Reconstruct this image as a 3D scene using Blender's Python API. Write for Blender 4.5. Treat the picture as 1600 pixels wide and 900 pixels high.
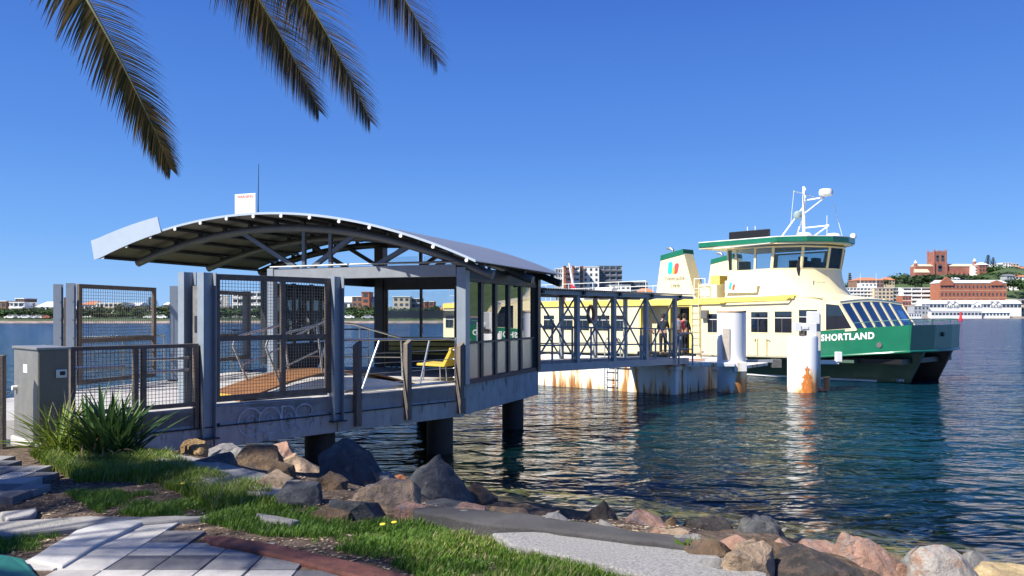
import bpy, math, random
from mathutils import Vector, Matrix, noise as mnoise
R = math.radians
rnd = random.Random(7)
for o in list(bpy.data.objects):
    bpy.data.objects.remove(o)
SC = bpy.context.scene
COL = SC.collection
# ------------------------------------------------------------ camera, sky, sun, exposure
EYE = 2.7
cam = bpy.data.cameras.new('camera'); camo = bpy.data.objects.new('camera', cam); COL.objects.link(camo)
camo.location = (0, 0, EYE); camo.rotation_euler = (R(90), 0, 0)
cam.sensor_width = 36; cam.lens = 36 * 1250 / 1600; cam.shift_y = 43 / 1600
cam.clip_start = 0.05; cam.clip_end = 8000
SC.camera = camo
SUN_DIR = Vector((-0.83, -0.56, 0)).normalized(); SUN_EL = R(47)
wd = bpy.data.worlds.new('World'); SC.world = wd; wd.use_nodes = True
wn = wd.node_tree.nodes; wl = wd.node_tree.links
sky = wn.new('ShaderNodeTexSky'); sky.sky_type = 'NISHITA'; sky.sun_disc = False
sky.sun_elevation = SUN_EL; sky.sun_rotation = math.atan2(SUN_DIR.x, SUN_DIR.y)
sky.air_density = 1.0; sky.dust_density = 0.15; sky.ozone_density = 5.0; sky.altitude = 0
bg = wn['Background']; bg.inputs[1].default_value = 0.092
# clear deep blue winter air: the Nishita sky is pulled towards the blue measured at each elevation
wt = wn.new('ShaderNodeTexCoord'); wsx = wn.new('ShaderNodeSeparateXYZ'); wl.new(wt.outputs['Generated'], wsx.inputs[0])
wr = wn.new('ShaderNodeValToRGB'); wl.new(wsx.outputs[2], wr.inputs[0]); we = wr.color_ramp.elements
K_ = .16
we[0].position = 0; we[0].color = (1.65 * K_, 3.45 * K_, 6.24 * K_, 1); we[1].position = .9; we[1].color = (.20 * K_, .62 * K_, 2.6 * K_, 1)
for p_, c_ in ((.09, (.92, 2.50, 5.9)), (.20, (.50, 1.66, 5.1)), (.38, (.22, .94, 4.0))):
    e_ = we.new(p_); e_.color = (*[c * K_ for c in c_], 1)
wsc = wn.new('ShaderNodeMixRGB'); wsc.blend_type = 'MULTIPLY'; wsc.inputs[0].default_value = 1; wl.new(wr.outputs[0], wsc.inputs[1]); wsc.inputs[2].default_value = (1 / K_, 1 / K_, 1 / K_, 1)
wmx = wn.new('ShaderNodeMixRGB'); wmx.inputs[0].default_value = .85; wl.new(sky.outputs[0], wmx.inputs[1]); wl.new(wsc.outputs[0], wmx.inputs[2]); wl.new(wmx.outputs[0], bg.inputs[0])
sl = bpy.data.lights.new('sun', 'SUN'); sl.energy = 4.9; sl.angle = R(0.5); sl.color = (1, .95, .86)
slo = bpy.data.objects.new('sun', sl); COL.objects.link(slo)
sv = Vector((SUN_DIR.x * math.cos(SUN_EL), SUN_DIR.y * math.cos(SUN_EL), math.sin(SUN_EL)))
slo.rotation_euler = sv.to_track_quat('Z', 'Y').to_euler(); slo.location = (0, 0, 30)
SC.view_settings.view_transform = 'Standard'; SC.view_settings.look = 'None'
SC.view_settings.exposure = 0.80; SC.view_settings.gamma = 1
SC.view_settings.use_curve_mapping = False
SC.cycles.max_bounces = 8; SC.cycles.transparent_max_bounces = 24
SC.cycles.caustics_reflective = False; SC.cycles.caustics_refractive = False
SC.cycles.use_denoising = True

# ------------------------------------------------------------ helpers
def gp(px, py, z=1.2):                        # where the ray of a photo point meets the level z
    D = (EYE - z) * 1250 / (py - 493)
    return Vector(((px - 800) / 1250 * D, D, z))
def at(px, py, D):
    return Vector(((px - 800) / 1250 * D, D, EYE - (py - 493) / 1250 * D))

class MB:
    def __init__(s): s.v = []; s.f = []
    def face(s, *p):
        n = len(s.v); s.v += [tuple(q) for q in p]; s.f.append(tuple(range(n, n + len(p)))); return s
    def box(s, c, d, rz=0, M=None):
        n = len(s.v); cx, cy, cz = c; x, y, z = d[0] / 2, d[1] / 2, d[2] / 2
        co, si = math.cos(rz), math.sin(rz)
        for dz in (-z, z):
            for dx, dy in ((-x, -y), (x, -y), (x, y), (-x, y)):
                s.v.append((cx + dx * co - dy * si, cy + dx * si + dy * co, cz + dz))
        s.f += [(n, n + 3, n + 2, n + 1), (n + 4, n + 5, n + 6, n + 7), (n, n + 1, n + 5, n + 4), (n + 1, n + 2, n + 6, n + 5), (n + 2, n + 3, n + 7, n + 6), (n + 3, n, n + 4, n + 7)]
        return s
    def b2(s, a, b):
        return s.box([(a[i] + b[i]) / 2 for i in range(3)], [abs(b[i] - a[i]) for i in range(3)])
    def bar(s, p, q, w, h, up=(0, 0, 1)):
        p, q = Vector(p), Vector(q); d = (q - p).normalized(); up = Vector(up)
        if abs(d.dot(up)) > .98: up = Vector((1, 0, 0))
        a = d.cross(up).normalized(); b = a.cross(d).normalized(); n = len(s.v)
        for c in (p, q):
            for i, j in ((-1, -1), (1, -1), (1, 1), (-1, 1)): s.v.append(tuple(c + a * (i * w / 2) + b * (j * h / 2)))
        s.f += [(n, n + 1, n + 2, n + 3), (n + 7, n + 6, n + 5, n + 4)] + [(n + i, n + 4 + i, n + 4 + (i + 1) % 4, n + (i + 1) % 4) for i in range(4)]
        return s
    def tube(s, pts, r, n=8, caps=True):
        pts = [Vector(p) for p in pts]; m = len(pts); base = len(s.v)
        rr = r if isinstance(r, (list, tuple)) else [r] * m
        prev = None
        for i, p in enumerate(pts):
            d = (pts[min(i + 1, m - 1)] - pts[max(i - 1, 0)]).normalized()
            if prev is None:
                a = d.cross(Vector((0, 0, 1)));
                if a.length < .05: a = d.cross(Vector((1, 0, 0)))
            else: a = prev - d * prev.dot(d)
            a.normalize(); prev = a; b = d.cross(a)
            for k in range(n):
                t = 2 * math.pi * k / n; s.v.append(tuple(p + (a * math.cos(t) + b * math.sin(t)) * rr[i]))
        for i in range(m - 1):
            for k in range(n):
                s.f.append((base + i * n + k, base + i * n + (k + 1) % n, base + (i + 1) * n + (k + 1) % n, base + (i + 1) * n + k))
        if caps:
            s.f.append(tuple(base + k for k in range(n))[::-1]); s.f.append(tuple(base + (m - 1) * n + k for k in range(n)))
        return s
    def prism(s, poly, z0, z1):
        n = len(s.v); m = len(poly)
        zz0 = z0 if isinstance(z0, (list, tuple)) else [z0] * m; zz1 = z1 if isinstance(z1, (list, tuple)) else [z1] * m
        s.v += [(p[0], p[1], zz0[i]) for i, p in enumerate(poly)] + [(p[0], p[1], zz1[i]) for i, p in enumerate(poly)]
        s.f.append(tuple(range(n, n + m))[::-1]); s.f.append(tuple(range(n + m, n + 2 * m)))
        s.f += [(n + i, n + (i + 1) % m, n + m + (i + 1) % m, n + m + i) for i in range(m)]
        return s
    def slab(s, pts, th):                       # polygon of 3d points with thickness th against its normal
        pts = [Vector(p) for p in pts]; nrm = (pts[1] - pts[0]).cross(pts[2] - pts[0]).normalized() * th
        n = len(s.v); m = len(pts); s.v += [tuple(p) for p in pts] + [tuple(p - nrm) for p in pts]
        s.f.append(tuple(range(n, n + m))); s.f.append(tuple(range(n + m, n + 2 * m))[::-1])
        s.f += [(n + (i + 1) % m, n + i, n + m + i, n + m + (i + 1) % m) for i in range(m)]
        return s
    def loft(s, rings, closed=True, caps=True):
        n = len(s.v); m = len(rings[0])
        for r in rings: s.v += [tuple(p) for p in r]
        for i in range(len(rings) - 1):
            for k in range(m if closed else m - 1):
                s.f.append((n + i * m + k, n + i * m + (k + 1) % m, n + (i + 1) * m + (k + 1) % m, n + (i + 1) * m + k))
        if caps and closed:
            s.f.append(tuple(n + k for k in range(m))[::-1]); s.f.append(tuple(n + (len(rings) - 1) * m + k for k in range(m)))
        return s
    def lathe(s, c, prof, n=20):
        return s.loft([[(c[0] + r * math.cos(2 * math.pi * k / n), c[1] + r * math.sin(2 * math.pi * k / n), c[2] + z) for k in range(n)] for r, z in prof])
    def mesh(s, name):
        me = bpy.data.meshes.new(name); me.from_pydata(s.v, [], s.f); me.update(); return me

def fixn(me):
    import bmesh
    bm = bmesh.new(); bm.from_mesh(me); bmesh.ops.recalc_face_normals(bm, faces=bm.faces); bm.to_mesh(me); bm.free()

def obj(name, mb, m, parent=None, smooth=False, bevel=0, fix=True):
    me = mb.mesh(name) if isinstance(mb, MB) else mb
    if fix: fixn(me)
    if m: me.materials.append(m)
    if smooth:
        me.polygons.foreach_set('use_smooth', [True] * len(me.polygons))
        if smooth != 'all': me.set_sharp_from_angle(angle=R(38))
    o = bpy.data.objects.new(name, me); COL.objects.link(o)
    if parent: o.parent = parent
    if bevel:
        b = o.modifiers.new('bevel', 'BEVEL'); b.width = bevel; b.segments = 2; b.limit_method = 'ANGLE'
    return o
def tag(o, label, cat, group=None, kind=None):
    o['label'] = label; o['category'] = cat
    if group: o['group'] = group
    if kind: o['kind'] = kind
    return o
def thing(name, label, cat, loc=(0, 0, 0), rz=0, group=None):
    o = bpy.data.objects.new(name, None); COL.objects.link(o); o.empty_display_size = .2
    o.location = loc; o.rotation_euler = (0, 0, rz); return tag(o, label, cat, group)
def struct(o): o['kind'] = 'structure'; return o
def copy_tree(o, parent=None):
    c = o.copy(); COL.objects.link(c)
    if parent: c.parent = parent
    for ch in list(o.children): copy_tree(ch, c)
    return c

# ------------------------------------------------------------ materials
MATS = {}
def mat(name, col, rough=.6, metal=0, var=.15, scale=3, bump=0, bscale=30, bdist=.03, spec=None, col2=None, thr=None, stretch=None, coat=0, col3=None):
    """base colour broken up by noise; col2 comes in where the noise passes thr (stains, lichen, rust)"""
    if name in MATS: return MATS[name]
    m = bpy.data.materials.new(name); m.use_nodes = True; N = m.node_tree.nodes; L = m.node_tree.links
    b = N['Principled BSDF']; b.inputs['Roughness'].default_value = rough; b.inputs['Metallic'].default_value = metal
    if spec is not None: b.inputs['Specular IOR Level'].default_value = spec
    if coat: b.inputs['Coat Weight'].default_value = coat
    tc = N.new('ShaderNodeTexCoord'); mp = N.new('ShaderNodeMapping'); L.new(tc.outputs['Object'], mp.inputs[0])
    if stretch: mp.inputs['Scale'].default_value = stretch
    nz = N.new('ShaderNodeTexNoise'); nz.inputs['Scale'].default_value = scale; nz.inputs['Detail'].default_value = 8; nz.inputs['Roughness'].default_value = .65
    L.new(mp.outputs[0], nz.inputs[0])
    cr = N.new('ShaderNodeValToRGB'); e = cr.color_ramp.elements
    e[0].position = .3; e[1].position = .7
    e[0].color = (*[c * (1 - var) for c in col], 1); e[1].color = (*[min(1, c * (1 + var)) for c in col], 1)
    L.new(nz.outputs[0], cr.inputs[0]); out = cr.outputs[0]
    if col2:
        n2 = N.new('ShaderNodeTexNoise'); n2.inputs['Scale'].default_value = scale * 1.7; n2.inputs['Detail'].default_value = 9; n2.inputs['Roughness'].default_value = .7
        L.new(mp.outputs[0], n2.inputs[0]); c2 = N.new('ShaderNodeValToRGB'); t = thr or .55
        c2.color_ramp.elements[0].position = t; c2.color_ramp.elements[1].position = t + .1
        L.new(n2.outputs[0], c2.inputs[0]); mx = N.new('ShaderNodeMixRGB'); L.new(c2.outputs[0], mx.inputs[0]); L.new(out, mx.inputs[1]); mx.inputs[2].default_value = (*col2, 1)
        out = mx.outputs[0]
    L.new(out, b.inputs['Base Color'])
    if bump:
        n3 = N.new('ShaderNodeTexNoise'); n3.inputs['Scale'].default_value = bscale; n3.inputs['Detail'].default_value = 10; n3.inputs['Roughness'].default_value = .7
        L.new(tc.outputs['Object'], n3.inputs[0]); bp = N.new('ShaderNodeBump'); bp.inputs['Strength'].default_value = min(1, bump); bp.inputs['Distance'].default_value = bdist
        L.new(n3.outputs[0], bp.inputs['Height']); L.new(bp.outputs[0], b.inputs['Normal'])
    MATS[name] = m; return m
def glass(name, tint=(1, 1, 1), opaq=0.0, body=(.6, .6, .55), gl=1.0, rough=0.0):
    m = bpy.data.materials.new(name); m.use_nodes = True; N = m.node_tree.nodes; L = m.node_tree.links
    N.remove(N['Principled BSDF']); out = N['Material Output']
    tr = N.new('ShaderNodeBsdfTransparent'); tr.inputs[0].default_value = (*tint, 1)
    df = N.new('ShaderNodeBsdfDiffuse'); df.inputs[0].default_value = (*body, 1)
    g = N.new('ShaderNodeBsdfGlossy'); g.inputs['Roughness'].default_value = rough
    fr = N.new('ShaderNodeFresnel'); fr.inputs[0].default_value = 1.5
    mm = N.new('ShaderNodeMath'); mm.operation = 'MULTIPLY'; mm.inputs[1].default_value = gl; L.new(fr.outputs[0], mm.inputs[0])
    tl = N.new('ShaderNodeBsdfTranslucent'); tl.inputs[0].default_value = (*body, 1); m0 = N.new('ShaderNodeMixShader'); m0.inputs[0].default_value = .5; L.new(df.outputs[0], m0.inputs[1]); L.new(tl.outputs[0], m0.inputs[2])
    m1 = N.new('ShaderNodeMixShader'); m1.inputs[0].default_value = opaq; L.new(tr.outputs[0], m1.inputs[1]); L.new(m0.outputs[0], m1.inputs[2])
    m2 = N.new('ShaderNodeMixShader'); L.new(mm.outputs[0], m2.inputs[0]); L.new(m1.outputs[0], m2.inputs[1]); L.new(g.outputs[0], m2.inputs[2])
    L.new(m2.outputs[0], out.inputs[0]); return m
M_steel = mat('painted steel grey', (.30, .32, .34), .45, .3, .12, 4, col2=(.16, .12, .09), thr=.66)
M_post = mat('pale gate post paint', (.29, .335, .385), .35, .2, .12, 3, col2=(.22, .16, .12), thr=.70)
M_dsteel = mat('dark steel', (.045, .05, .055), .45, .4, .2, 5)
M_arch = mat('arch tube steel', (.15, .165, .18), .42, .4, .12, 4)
M_rustfr = mat('weathered frame', (.16, .13, .105), .6, .3, .3, 8, col2=(.22, .11, .05), thr=.55)
M_stain = mat('stainless tube', (.55, .55, .53), .28, .9, .08, 6)
M_galv = mat('galvanised mesh', (.18, .17, .155), .5, .5, .15, 8)
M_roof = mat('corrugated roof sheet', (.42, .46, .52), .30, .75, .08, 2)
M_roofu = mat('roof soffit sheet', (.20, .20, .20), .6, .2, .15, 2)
M_fascia = mat('fascia sheet', (.52, .60, .68), .35, .3, .05, 3)
M_white = mat('white paint', (.80, .80, .78), .45, 0, .04, 3)
M_conc = mat('weathered beam concrete', (.42, .41, .40), .85, 0, .22, 2.2, .25, 25, col2=(.17, .14, .12), thr=.56, stretch=(2.2, 2.2, .6))
M_deck = mat('deck concrete', (.42, .405, .39), .85, 0, .2, 2, .2, 40)
M_timber = mat('weathered timber', (.17, .14, .115), .85, 0, .35, 6, .5, 40, stretch=(4, 4, .5))
M_pile = mat('dark pile', (.02, .019, .018), .7, 0, .3, 5, .3, 20)
M_ply = mat('brown ramp plywood', (.23, .105, .035), .5, 0, .25, 5, col2=(.12, .06, .03), thr=.6)
M_bench = mat('olive bench slats', (.40, .34, .08), .5, 0, .2, 5)
M_ybench = mat('yellow bench', (.62, .46, .06), .45, 0, .12, 5)
M_clear = glass('clear pane', (.93, .96, .97), 0.04, (.5, .55, .6))
M_frost = glass('frosted pane', (.80, .76, .68), .80, (.66, .60, .50), 2.2, .22)
M_refl = glass('coated pane', (.75, .77, .76), .10, (.6, .58, .5), 3.6, .01)
M_band = glass('frosted band', (.9, .93, .95), .7, (.45, .52, .58), 1, .3)
M_rubber = mat('black rubber', (.02, .02, .02), .6)

# ------------------------------------------------------------ ground: promenade level falling under water
EDGE = [(-3000, 60), (-60, 14), (-8.4, 9.6), (-4.06, 9.06), (-2.08, 7.44), (-.81, 6.31), (.47, 5.82), (1.42, 5.35), (1.62, 4.85), (1.7, 4.2), (1.8, 0), (2.5, -20), (60, -60), (3000, -900)]
def edge_sd(x, y):
    best = 1e9; sg = 1
    for i in range(len(EDGE) - 1):
        ax, ay = EDGE[i]; bx, by = EDGE[i + 1]; dx, dy = bx - ax, by - ay
        t = max(0, min(1, ((x - ax) * dx + (y - ay) * dy) / (dx * dx + dy * dy)))
        qx, qy = x - ax - t * dx, y - ay - t * dy; d = qx * qx + qy * qy
        if d < best: best = d; sg = 1 if dx * qy - dy * qx > 0 else -1
    return sg * math.sqrt(best)
def gz(x, y):
    d = edge_sd(x, y)
    n = mnoise.noise(Vector((x * 1.3, y * 1.3, 0))); n2 = mnoise.noise(Vector((x * 4, y * 4, 3)))
    if d < 0: return 1.19 + (.010 * n + .006 * n2) * min(1, -d * 2)
    if d < 5: return 1.2 - .26 * d + (.10 * n + .05 * n2) * min(1, d)
    return max(-4, -.10 - .22 * (d - 5)) + .12 * n + .05 * n2
xs = []; x = -15
while x < 15: xs.append(x); x += .11
ys = []; y = 1
while y < 24: ys.append(y); y += .11
xs = [-4000, -1200, -400, -120, -60, -35, -22, -18] + xs + [18, 22, 35, 60, 120, 400, 1200, 4000]
ys = [-4000, -1200, -300, -80, -30, -12, -5, -2] + ys + [26, 30, 36, 45, 60, 100, 200, 5000]
g = MB(); nx = len(xs)
for y in ys:
    for x in xs: g.v.append((x, y, gz(x, y)))
for j in range(len(ys) - 1):
    for i in range(nx - 1): g.f.append((j * nx + i, j * nx + i + 1, (j + 1) * nx + i + 1, (j + 1) * nx + i))
def soil_mat():
    m = bpy.data.materials.new('soil and turf'); m.use_nodes = True; N = m.node_tree.nodes; L = m.node_tree.links
    b = N['Principled BSDF']; b.inputs['Roughness'].default_value = .95; b.inputs['Specular IOR Level'].default_value = .1
    tc = N.new('ShaderNodeTexCoord')
    def nz(s, d=8, r=.65):
        n = N.new('ShaderNodeTexNoise'); n.inputs['Scale'].default_value = s; n.inputs['Detail'].default_value = d; n.inputs['Roughness'].default_value = r; L.new(tc.outputs['Object'], n.inputs[0]); return n
    a = nz(14); cr = N.new('ShaderNodeValToRGB'); L.new(a.outputs[0], cr.inputs[0]); e = cr.color_ramp.elements
    e[0].position = .33; e[0].color = (.045, .032, .024, 1); e[1].position = .68; e[1].color = (.24, .18, .14, 1)
    x2 = cr.color_ramp.elements.new(.5); x2.color = (.13, .095, .072, 1)
    c = nz(160, 3); c2 = N.new('ShaderNodeValToRGB'); L.new(c.outputs[0], c2.inputs[0]); c2.color_ramp.elements[0].position = .62; c2.color_ramp.elements[1].position = .68
    mx = N.new('ShaderNodeMixRGB'); L.new(c2.outputs[0], mx.inputs[0]); L.new(cr.outputs[0], mx.inputs[1]); mx.inputs[2].default_value = (.42, .37, .31, 1)
    # under water: olive weed and stones
    sp = N.new('ShaderNodeSeparateXYZ'); L.new(tc.outputs['Object'], sp.inputs[0])
    mr = N.new('ShaderNodeMapRange'); mr.inputs[1].default_value = .25; mr.inputs[2].default_value = -.1; L.new(sp.outputs[2], mr.inputs[0])
    d = nz(2.2); c3 = N.new('ShaderNodeValToRGB'); L.new(d.outputs[0], c3.inputs[0]); e = c3.color_ramp.elements
    e[0].position = .38; e[0].color = (.10, .13, .06, 1); e[1].position = .62; e[1].color = (.48, .33, .15, 1)
    m2 = N.new('ShaderNodeMixRGB'); L.new(mr.outputs[0], m2.inputs[0]); L.new(mx.outputs[0], m2.inputs[1]); L.new(c3.outputs[0], m2.inputs[2])
    L.new(m2.outputs[0], b.inputs['Base Color'])
    bp = N.new('ShaderNodeBump'); bp.inputs['Strength'].default_value = .8; bp.inputs['Distance'].default_value = .03; h = nz(45, 8); L.new(h.outputs[0], bp.inputs['Height']); L.new(bp.outputs[0], b.inputs['Normal'])
    return m
struct(obj('ground', g, soil_mat(), smooth='all', fix=False))

# ------------------------------------------------------------ water
def water_mat():
    m = bpy.data.materials.new('harbour water'); m.use_nodes = True; N = m.node_tree.nodes; L = m.node_tree.links
    N.remove(N['Principled BSDF']); out = N['Material Output']
    geo = N.new('ShaderNodeNewGeometry')
    # depth: distance from the shoreline
    dp = N.new('ShaderNodeVectorMath'); dp.operation = 'DOT_PRODUCT'; L.new(geo.outputs['Position'], dp.inputs[0]); dp.inputs[1].default_value = (.574, .819, 0)
    mr = N.new('ShaderNodeMapRange'); L.new(dp.outputs['Value'], mr.inputs[0]); mr.inputs[1].default_value = 10.5; mr.inputs[2].default_value = 17; mr.inputs[3].default_value = .02; mr.inputs[4].default_value = 1
    mrf = N.new('ShaderNodeMapRange'); L.new(dp.outputs['Value'], mrf.inputs[0]); mrf.inputs[1].default_value = 12; mrf.inputs[2].default_value = 60
    cm = N.new('ShaderNodeMixRGB'); L.new(mrf.outputs[0], cm.inputs[0]); cm.inputs[1].default_value = (.0016, .026, .024, 1); cm.inputs[2].default_value = (.002, .028, .075, 1)
    df = N.new('ShaderNodeBsdfDiffuse'); L.new(cm.outputs[0], df.inputs[0])
    tr = N.new('ShaderNodeBsdfTransparent'); tr.inputs[0].default_value = (.85, .96, .86, 1)
    m1 = N.new('ShaderNodeMixShader'); L.new(mr.outputs[0], m1.inputs[0]); L.new(tr.outputs[0], m1.inputs[1]); L.new(df.outputs[0], m1.inputs[2])
    gl = N.new('ShaderNodeBsdfGlossy'); gl.inputs['Roughness'].default_value = .10
    fr = N.new('ShaderNodeFresnel'); fr.inputs[0].default_value = 1.32
    m2 = N.new('ShaderNodeMixShader'); L.new(fr.outputs[0], m2.inputs[0]); L.new(m1.outputs[0], m2.inputs[1]); L.new(gl.outputs[0], m2.inputs[2])
    L.new(m2.outputs[0], out.inputs[0])
    def nz(sc, rot, d, rough=.5, dist=0):
        mp = N.new('ShaderNodeMapping'); mp.inputs['Scale'].default_value = sc; mp.inputs['Rotation'].default_value = (0, 0, R(rot)); L.new(geo.outputs['Position'], mp.inputs[0])
        n = N.new('ShaderNodeTexNoise'); n.inputs['Scale'].default_value = 1; n.inputs['Detail'].default_value = d; n.inputs['Roughness'].default_value = rough; n.inputs['Distortion'].default_value = dist; L.new(mp.outputs[0], n.inputs[0]); return n.outputs[0]
    a = nz((.85, 1.55, 1), 10, 3, .5, .6); b = nz((2.2, 4.4, 1), -12, 2, .5, .3); c = nz((.12, .2, 1), 25, 2); e_ = nz((1.9, 1.9, 1), 40, 2)
    def mul(s, k):
        q = N.new('ShaderNodeMath'); q.operation = 'MULTIPLY'; L.new(s, q.inputs[0]); q.inputs[1].default_value = k; return q.outputs[0]
    def add(s, t):
        q = N.new('ShaderNodeMath'); q.operation = 'ADD'; L.new(s, q.inputs[0]); L.new(t, q.inputs[1]); return q.outputs[0]
    h = add(add(add(mul(a, .22), mul(b, .045)), mul(c, .5)), mul(e_, .05))
    bp = N.new('ShaderNodeBump'); bp.inputs['Strength'].default_value = 1; bp.inputs['Distance'].default_value = 1; L.new(h, bp.inputs['Height'])
    for s in (gl, fr, df): L.new(bp.outputs[0], s.inputs['Normal'])
    return m
w = MB(); w.face((-4000, -4000, 0), (4000, -4000, 0), (4000, 5000, 0), (-4000, 5000, 0))
struct(obj('water', w, water_mat(), fix=False))
# ------------------------------------------------------------ wharf
DK = 1.33; G = Vector((-.95, 15.86, DK)); RE = R(47); RU = R(69)
ev = Vector((math.cos(RE), math.sin(RE), 0)); fv = Vector((-ev.y, ev.x, 0))
uv = Vector((math.cos(RU), math.sin(RU), 0)); vv = Vector((-uv.y, uv.x, 0))
def W(x, y, z=0):                                # world xy -> wharf local
    d = Vector((x, y, 0)) - Vector((G.x, G.y, 0)); return (d.dot(ev), d.dot(fv), z)
def WS(s, f, z=0): return (s, f, z)
wharf = thing('wharf', 'concrete ferry wharf deck on dark round piles at the water edge, graffiti on its beam', 'wharf', G, RE)
gu = Vector((G.x, G.y, 0))
far_r = gu + uv * 4.35; far_l = gu + uv * 4.5 + vv * 4.75
dpoly = [(-7.35, 0), (0, 0), W(far_r.x, far_r.y)[:2], W(far_l.x, far_l.y)[:2], W(-6.6, 21.0)[:2], W(-7.3, 17.3)[:2], W(-8.2, 14.5)[:2], W(-8.6, 12.4)[:2], W(-7.3, 10.6)[:2]]
obj('deck', MB().prism(dpoly, -.26, -.012), M_deck, wharf)
def edge_beam(name, a, b, z0, z1, th, m=M_conc, out=0):
    d = (Vector((b[0], b[1], 0)) - Vector((a[0], a[1], 0))); L_ = d.length; n = Vector((d.y, -d.x, 0)).normalized()
    c = (Vector((a[0], a[1], 0)) + Vector((b[0], b[1], 0))) / 2 + n * (out - th / 2); c.z = (z0 + z1) / 2
    return obj(name, MB().box(c, (L_, th, z1 - z0), math.atan2(d.y, d.x)), m, wharf, bevel=.008)
edge_beam('kerb_beam', (-2.9, 0), (-1.55, 0), -.30, .0, .3); edge_beam('kerb_beam', (-1.49, 0), (-.05, 0), -.30, .0, .3)
edge_beam('kerb_beam', (-5.1, 0), (-3.15, 0), -.30, .0, .3); edge_beam('kerb_beam', (-7.35, 0), (-5.45, 0), -.30, .0, .3)
edge_beam('lower_beam', (-3.0, 0), (-.03, 0), -.62, -.306, .35, out=.035)
edge_beam('lower_beam', (-5.2, 0), (-3.02, 0), -.62, -.306, .35, out=.035)
edge_beam('lower_beam', (-7.35, 0), (-5.22, 0), -.62, -.306, .35, out=.035)
fr_ = W(far_r.x, far_r.y)
edge_beam('side_beam', (.05, .06), fr_[:2], -.60, .0, .35, M_conc, .05)
for k in range(2, len(dpoly) - 3):
    edge_beam('far_beam', dpoly[k], dpoly[k + 1], -.55, -.02, .3)
def pile(x, y): obj('pile', MB().lathe((*W(x, y)[:2], 0), [(.26, -4), (.26, -.28)], 18), M_pile, wharf, smooth=True)
for x, y in ((-1.42, 15.75), (.02, 19.2), (-3.35, 13.95), (-4.6, 19.3), (-2.2, 20.6), (-6.3, 16.6)): pile(x, y)
# expansion rail: thin pipe along the beam joint
obj('pipe', MB().tube([(-7.3, -.05, -.30), (-.1, -.05, -.30)], .012, 6), M_dsteel, wharf)
# graffiti on the beam: outlined rounded capitals C O D E
def ell(cx, cz, rx, rz_, a0=0, a1=360, n=26, sq=1.0):
    return [(cx + rx * math.cos(R(a0 + (a1 - a0) * k / n)), cz + rz_ * math.sin(R(a0 + (a1 - a0) * k / n))) for k in range(n + 1)]
def ribbon(mb, pts, w, y):
    for i in range(len(pts) - 1):
        a = Vector((pts[i][0], 0, pts[i][1])); b = Vector((pts[i + 1][0], 0, pts[i + 1][1])); d = (b - a)
        if d.length < 1e-5: continue
        d.normalize(); n = Vector((-d.z, 0, d.x)) * w / 2; e = d * w * .3
        for q in ((a - e - n), (b + e - n), (b + e + n), (a - e + n)): mb.v.append((q.x, y, q.z))
        k = len(mb.v); mb.f.append((k - 4, k - 3, k - 2, k - 1))
gr = MB(); z0 = -.29
for pts in (ell(-4.62, z0, .20, .215, 35, 325), ell(-4.60, z0, .075, .10, 60, 300), ell(-4.28, z0, .19, .205), ell(-4.28, z0, .05, .07),
            ell(-3.98, z0, .17, .20, -95, 95) + [(-4.07, z0 + .2), (-4.07, z0 - .2), (-3.99, z0 - .2)], ell(-3.95, z0, .06, .08),
            ell(-3.66, z0 + .09, .15, .115, -40, 250), ell(-3.66, z0 - .1, .15, .115, 110, 400)):
    ribbon(gr, pts, .022, -.042)
for pts in (ell(-4.62, z0, .20, .215, 35, 325),): pass
obj('graffiti', gr, mat('pale spray paint', (.50, .52, .60), .7, var=.25, scale=8), wharf, fix=False)

# gate posts: pale box posts standing in pairs with a plate between
def gate_post(name, x, y, zt, zb, rz, label, w=.17, d=.17, group='pale posts along the wharf'):
    t = thing(name, label, 'post', (x, y, zb), rz, group)
    h = zt - zb
    mb = MB()                                     # H section
    mb.box((0, -d / 2 + .006, h / 2), (w, .012, h)).box((0, d / 2 - .006, h / 2), (w, .012, h)).box((0, 0, h / 2), (.012, d - .03, h))
    obj('shaft', mb, M_post, t)
    obj('base_plate', MB().box((0, 0, .01), (w + .08, d + .08, .02)), M_dsteel, t)
    bm_ = MB()
    for i in range(6): bm_.tube([(w / 2 - .02, -d / 2 - .006, h * (.1 + .15 * i)), (w / 2 - .02, -d / 2 + .001, h * (.1 + .15 * i))], .012, 6)
    obj('rivet', bm_, M_stain, t)
    return t
EA = EYE
pc = gu - ev * 5.33; p_ = pc + fv * -.05
gate_post('gate_post', p_.x, p_.y, 3.34, .86, RE + R(90), 'pale blue-grey post on the near beam, left of the large mesh screen', .2, .2)
p_ = pc - ev * .08 + fv * .42
gate_post('gate_post', p_.x, p_.y, 3.36, DK, RE + R(90), 'pale post just behind the left post of the large mesh screen', .2, .2)
pd = gu - ev * 3.04 + fv * -.04
gate_post('gate_post', pd.x, pd.y, 3.36, .90, RE + R(90), 'blue-grey post on the near beam at the right end of the large mesh screen', .2, .2)
gate_post('gate_post', -7.80, 14.15, 3.27, DK - .2, R(15), 'pale post at the far left mesh gate, right one of its pair', .13, .14)
gate_post('gate_post', -8.28, 14.6, 3.27, DK - .2, R(15), 'pale post at the far left of the wharf, left one of its pair', .13, .14)
gate_post('gate_post', -7.13, 16.9, 3.32, DK, R(15), 'slim pale post at the far edge, seen left of the twin posts', .16, .2)
gate_post('gate_post', -6.6, 19.9, 3.3, DK, R(15), 'white post seen through the large mesh screen, left of the waiting room', .2, .2)
pl = MB(); a = pc + fv * .02; 
inf = thing('infill_plate', 'weathered metal plate between the twin posts by the large mesh screen', 'plate', (pc.x - ev.x * .05, pc.y - ev.y * .05, 1.45), RE)
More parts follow.
